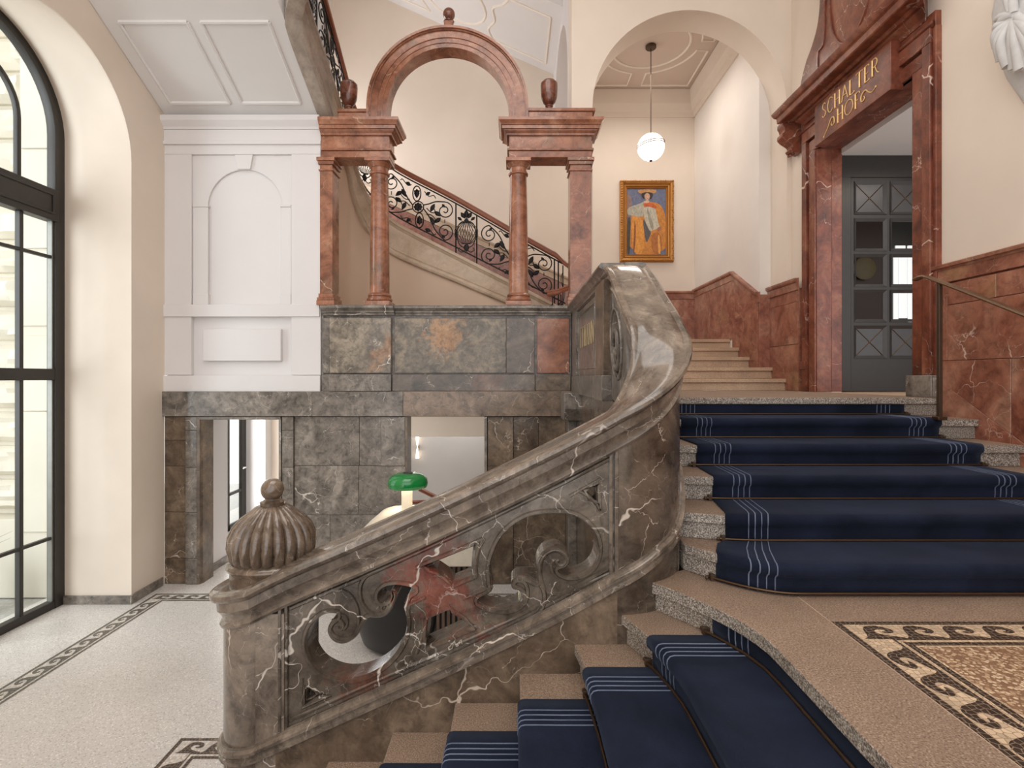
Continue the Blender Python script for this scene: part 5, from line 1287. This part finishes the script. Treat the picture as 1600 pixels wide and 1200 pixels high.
for (pa, pb_) in (((1583, 22), (1560, 40)), ((1583, 22), (1557, 30)), ((1583, 20), (1596, -30)), ((1580, 18), (1578, -30)), ((1590, 26), (1625, 40))):
    b = MB(); a = wp(*pa, 3.49); e = wp(*pb_, 3.52); b.tube([a, tuple((p+q)/2-(.03 if k == 0 else 0) for k, (p, q) in enumerate(zip(a, e))), e], lambda t: .03*(1-.3*t), 8); b.build('drapery_fold', WHITE, ct, smooth=60)
b = MB(); c0 = wp(1612, 60, 3.62)
b.lathe((WX1, c0[1], c0[2]), [(.02, -.52), (.06, -.46), (.12, -.34), (.20, -.18), (.26, 0.0), (.30, .15), (.31, .35), (.28, .5)], 32); b.xf(lambda p: (WX1+(p[0]-WX1)*.45, p[1], p[2])); b.build('cartouche_body', WHITE, ct, smooth=50)

# ================================================================= OBJECTS
# pendant
pc = (2.245, 8.69)
pen = thing('globe_pendant', 'lit opal glass globe pendant with brass bands in the alcove', 'pendant lamp', (pc[0], pc[1], 3.50))
pz = mz(230, 8.69)
b = MB(); b.sphere((pc[0], pc[1], pz), .215, 40); b.build('glass_globe', OPAL, pen, smooth=80)
for dz_, tl in ((.045, .02), (.015, -.01)):
    b = MB(); b.tube([(pc[0]+.215*math.cos(a), pc[1]+.215*math.sin(a), pz+dz_+.03*math.cos(a)) for a in [i*PI/24 for i in range(48)]], .006, 6, loop=True); b.build('brass_band', BRONZED, pen)
b = MB(); b.lathe((pc[0], pc[1], 0), [(.001, 5.37), (.075, 5.37), (.085, 5.36), (.085, 5.325), (.075, 5.315), (.001, 5.31)], 32); b.build('ceiling_rose', BRONZED, pen)
b = MB(); b.tube([(pc[0], pc[1], 5.31), (pc[0], pc[1], pz+.2)], .007, 6); b.build('cord', BRONZED, pen)
b = MB(); b.lathe((pc[0], pc[1], pz-.235), [(.001, 0), (.022, .004), (.025, .02), (.03, .035)], 16); b.build('bottom_cap', BRONZED, pen)

# painting
PY = 10.1
ptx = lambda x: mx(x, PY); ptz = lambda y: mz(y, PY)
pic = thing('framed_painting', 'gilt framed painting of a figure in an orange robe and wide hat', 'painting', (ptx(1009), PY-.05, ptz(410)))
fx0, fx1, fz0, fz1 = ptx(968), ptx(1051.5), ptz(410), ptz(283.5)
prof = [(0, 0), (0, .05), (.03, .085), (.07, .07), (.085, .05), (.10, .06), (.12, .055), (.135, .03), (.15, .035), (.165, .015), (.165, 0)]
def frame_side(a, c, n1, n2):
    pass
cs = [(fx0, fz0), (fx1, fz0), (fx1, fz1), (fx0, fz1)]; dirs = [(1, 1), (-1, 1), (-1, -1), (1, -1)]
for k in range(4):
    b = MB(); p, q = cs[k], cs[(k+1) % 4]; dp, dq = dirs[k], dirs[(k+1) % 4]
    b.loft([[(p[0]+dp[0]*o*.86, PY-.001-h, p[1]+dp[1]*o*.86) for o, h in prof], [(q[0]+dq[0]*o*.86, PY-.001-h, q[1]+dq[1]*o*.86) for o, h in prof]]); b.build('frame_side', GILT, pic, smooth=25)
random.seed(11)
b = MB()
for k in range(4):
    p, q = cs[k], cs[(k+1) % 4]; dp, dq = dirs[k], dirs[(k+1) % 4]; L = math.hypot(q[0]-p[0], q[1]-p[1]); n = int(L/.045)
    for i in range(n+1):
        t = i/n; x = (p[0]+dp[0]*.025)*(1-t)+(q[0]+dq[0]*.025)*t; z = (p[1]+dp[1]*.025)*(1-t)+(q[1]+dq[1]*.025)*t
        b.sphere((x+random.uniform(-.005, .005), PY-.078, z), random.uniform(.014, .024), 6)
o = b.build('carved_leafwork', GILT, pic); o['kind'] = 'stuff'
def flat(c, rough=.6):
    t = NT('oil_paint'); p = t.pos(False, (1, 1, .6)); n = t.noise(p, 28, 8, .7, .8)
    f = t.ramp(n.outputs[0], [(0.3, (.62, .60, .58)), (0.5, (1, 1, 1)), (0.7, (1.35, 1.32, 1.28))])
    return t.done(t.mix(1.0, rgb(*c), f, 'MULTIPLY'), rough)
qx = lambda x: ptx(1009.8+(x-470)/8.0*1.06); qz = lambda y: ptz(270+y/8.0)
layers = [
 ((104,110,136), [(226,196),(714,196),(714,1034),(226,1034)]),
 ((140,112,106), [(240,260),(290,290),(300,400),(285,560),(240,560)]),
 ((70,66,60), [(240,560),(290,560),(280,1022),(240,1022)]),
 ((196,128,56), [(430,380),(480,365),(560,370),(620,390),(660,440),(690,520),(700,700),(700,1022),(270,1022),(285,620),(290,530),(380,480)]),
 ((216,146,62), [(290,540),(420,560),(445,760),(440,1010),(320,1022),(300,800)]),
 ((150,84,44), [(330,560),(350,700),(330,1000),(310,1018),(322,760)]),
 ((172,104,50), [(520,760),(640,740),(660,1015),(540,1018)]),
 ((222,160,84), [(600,780),(625,780),(640,1015),(608,1015)]),
 ((88,84,86), [(425,560),(470,640),(530,740),(500,820),(468,890),(445,760)]),
 ((172,166,150), [(245,440),(330,410),(410,380),(440,360),(440,440),(436,545),(380,560),(330,540),(245,535)]),
 ((188,180,162), [(430,430),(500,425),(570,440),(590,520),(610,640),(640,690),(560,715),(510,740),(470,650),(440,560)]),
 ((150,144,130), [(470,450),(490,450),(545,640),(560,700),(530,720),(500,620)]),
 ((196,92,48), [(430,390),(500,370),(545,390),(600,430),(570,450),(500,425),(440,420)]),
 ((206,170,146), [(425,370),(470,345),(505,350),(500,378),(455,385)]),
 ((52,44,38), [(405,270),(440,245),(520,245),(550,275),(530,330),(505,335),(500,280),(455,280),(450,330),(425,325)]),
 ((198,160,136), [(448,275),(475,255),(505,270),(512,305),(498,338),(478,350),(458,338),(446,305)]),
 ((190,138,84), [(365,235),(375,214),(580,214),(592,235),(560,270),(520,246),(440,246),(400,272)]),
 ((146,78,60), [(470,322),(490,322),(482,330)]), ((70,50,42), [(460,292),(470,290),(470,296)]), ((70,50,42), [(487,290),(497,292),(488,296)]),
 ((168,110,84), [(590,695),(640,670),(650,720),(600,728)]),
]
mats = []; b = MB()
for i, (c, pl) in enumerate(layers):
    mats.append(flat(c)); b.cur = i; y = PY-.012-.0004*i
    pl2 = pl if i < 1 or len(pl) < 4 else chaikin(pl, 1)
    b.add([(qx(p[0]), y, qz(p[1])) for p in pl2], [tuple(range(len(pl2)))])
me_ = MB(); b.build('painted_canvas', mats, pic, smooth=0)

# reception counter
cnt = thing('reception_counter', 'cream topped charcoal reception counter with a rounded end below the balustrade', 'counter', (-1.1, 5.45, FL))
b = MB(); b.lathe((-1.10, 5.45, 0), [(.33, FL), (.40, FL+.05), (.47, FL+.25), (.50, FL+.5), (.50, FL+1.0)], 48); b.build('drum', BLACKL, cnt, smooth=50)
b = MB(); b.box(-1.1, -.30, 5.15, 5.85, FL+.02, FL+1.0); b.build('body', BLACKL, cnt, bev=.02)
b = MB()
for i in range(9): b.box(-.72+.05*i, -.69+.05*i, 5.12, 5.15, FL+.05, FL+.98)
o = b.build('timber_slats', plain('brown_slats', rgb(112,92,78), .5), cnt, bev=.004); o['kind'] = 'stuff'
hood = [(-1.66, -1.78)]+[(-1.66+.02, -1.70), (-1.60, -1.62), (-1.50, -1.53), (-1.42, -1.465), (-1.32, -1.432), (-1.20, -1.42), (-.30, -1.42), (-.30, -1.78)]
b = MB(); b.prism(catmull(hood[:7], 4)+hood[7:], 'y', 5.05, 6.0); b.build('cream_top', CREAM, cnt, bev=.03, smooth=40, seg=3)
# table lamp
lc_ = (mx(636, 5.7), 5.7)
lamp = thing('table_lamp', 'table lamp with a glossy green mushroom shade on a white stone stem', 'table lamp', (lc_[0], lc_[1], -1.42))
lz = -1.42
b = MB(); b.loft([[(lc_[0]-.055-.0, 5.70-.03, lz), (lc_[0]+.05, 5.70-.03, lz), (lc_[0]+.05, 5.70+.05, lz), (lc_[0]-.055, 5.70+.05, lz)], [(lc_[0]-.055, 5.70-.03, lz+.27), (lc_[0]+.05, 5.70-.03, lz+.27), (lc_[0]+.05, 5.70+.05, lz+.27), (lc_[0]-.055, 5.70+.05, lz+.27)]]); b.build('stone_stem', CREAM, lamp, bev=.008)
b = MB(); b.lathe((lc_[0]+.005, 5.72, lz), [(.06, .405), (.12, .40), (.175, .38), (.205, .34), (.212, .30), (.205, .265), (.198, .255), (.19, .262), (.2, .30), (.19, .34), (.06, .39)], 48); b.build('shade', GREENL, lamp, smooth=60)
b = MB(); b.lathe((lc_[0]+.005, 5.72, lz), [(.001, .27), (.19, .258), (.195, .262), (.001, .275)], 40); b.build('diffuser', emit('lit_diffuser', (1, .93, .8, 1), 2.0), lamp)
b = MB(); b.lathe((lc_[0]+.005, 5.72, lz), [(.001, .415), (.05, .412), (.055, .402), (.001, .40)], 24); b.build('top_vent', BLACKL, lamp)
b = MB(); b.sphere((lc_[0]-.0, 5.668, lz+.235), .006, 8); b.build('switch', BLACKL, lamp)
d = bpy.data.lights.new('lamp_bulb', 'POINT'); d.energy = 3; d.color = (1, .85, .65); d.shadow_soft_size = .05
o = bpy.data.objects.new('lamp_bulb', d); COL.objects.link(o); o.location = (lc_[0], 5.80, lz+.22+EYE)

# room behind the second doorway
m = MB(); m.box(-2.2, .9, 9.0, 9.1, FL, -1.0); struct(m.build('wall_passage', PLASTERB, org=(-1, 9, FL)), 'low tan wall behind the second doorway')
m = MB(); m.box(-4.6, .9, 7.2, 10.1, -.45, -.35); struct(m.build('ceiling_passage', PLASTERC, org=(-1, 9, -.45)), 'white ceiling of the rooms behind the lower wall')
sc = thing('wall_sconce', 'slim lit wall sconce seen through the second doorway', 'wall lamp', (mx(652, 8.95), 8.95, -1.35))
b = MB(); sx_ = mx(652.5, 8.95); b.tube([(sx_, 8.93, mz(y_, 8.93)) for y_ in (716, 713, 708, 698, 690, 685, 683)], lambda t: .008+.022*abs(math.cos(PI*t*1.0)), 12); b.build('glass_tube', BULB, sc, smooth=70)
b = MB(); b.box(sx_-.015, sx_+.015, 8.93, 9.0, mz(700, 8.93)-.05, mz(700, 8.93)+.05); b.build('back_plate', BRASS, sc, bev=.003)
hb = thing('wooden_stair_rail', 'brown wooden stair rail seen behind the green lamp', 'handrail', (mx(672, 8.5), 8.5, -1.98))
for nm, pa, pb_, r in (('rail', (655, 764), (700, 786), .035), ('rail', (640, 785), (720, 783), .032)):
    b = MB(); b.tube([(mx(pa[0], 8.5), 8.5, mz(pa[1], 8.5)), (mx(pb_[0], 8.5), 8.5, mz(pb_[1], 8.5))], r, 6); b.build(nm, WOOD, hb)
for x_ in (657, 690, 715):
    b = MB(); b.tube([(mx(x_, 8.5), 8.5, mz(785, 8.5)), (mx(x_, 8.5), 8.5, FL)], .008, 6); b.build('baluster', IRON, hb)

# side rack with small coloured things seen through the pierced panel
rk = thing('display_rack', 'small open brass rack behind the counter, seen through the pierced marble', 'rack', (mx(722, 6.3), 6.3, FL))
for x_ in (706, 722, 738):
    b = MB(); b.tube([(mx(x_, 6.3), 6.3, FL), (mx(x_, 6.3), 6.3, mz(855, 6.3))], .008, 6); b.build('upright', BRASS, rk)
b = MB(); b.box(mx(700, 6.3), mx(742, 6.3), 6.25, 6.45, mz(893, 6.3)-.015, mz(893, 6.3)); b.build('shelf', DARKW, rk)
for nm, lb, cl, xa, xb, hh in (('boxed_item', 'small blue box on the rack behind the pierced panel', (36,52,120), 709, 716, .10), ('boxed_item', 'small red box on the rack behind the pierced panel', (160,52,40), 718, 728, .12), ('boxed_item', 'small orange box on the rack behind the pierced panel', (196,110,60), 730, 736, .08)):
    b = MB(); z_ = mz(893, 6.3); b.box(mx(xa, 6.3), mx(xb, 6.3), 6.28, 6.38, z_, z_+hh); tag(b.build(nm, plain('item_%d' % cl[0], rgb(*cl), .5), bev=.004), lb, 'box')

# corridor behind the first doorway: window pier and frame
m = MB(); m.box(-4.46, -4.10, 7.19, 7.75, FL, -.45); m.box(-5.0, -4.52, 9.85, 10.1, FL, -.45); m.box(-4.6, -4.52, 10.1, 12.0, FL, -.45)
struct(m.build('wall_passage_left', PLASTERW, org=(-4.5, 9, FL)), 'white plaster piers in the passage behind the first doorway')
w3 = MB(); w3.box(-4.93, -4.87, 9.70, 9.85, FL, -.45); w3.box(-4.92, -4.88, 9.25, 9.30, FL, -.45); w3.box(-4.92, -4.88, 7.75, 9.85, -2.05, -2.0); w3.box(-4.92, -4.88, 7.75, 9.85, -.62, -.58); w3.box(-4.92, -4.88, 7.75, 9.85, FL, FL+.1)
w3 = struct(w3.build('window_3', FRAME, org=(-4.9, 9, FL), bev=.004), 'dark framed glazed door in the passage')
b = MB(); b.box(-4.903, -4.897, 7.75, 9.85, FL+.08, -.45); b.build('window_pane', GLASS, w3, smooth=0)
b = MB(); b.tube([(-4.86, 9.72, -1.62), (-4.80, 9.72, -1.62), (-4.80, 9.60, -1.62)], .012, 8); b.build('door_handle', plain('satin_metal', rgb(190,186,180), .3, Metallic=.9), w3)
m = MB(); m.box(-4.12, -4.08, 7.19, 7.75, FL, FL+.10); struct(m.build('baseboard_passage', GREY), 'grey marble skirting in the passage')
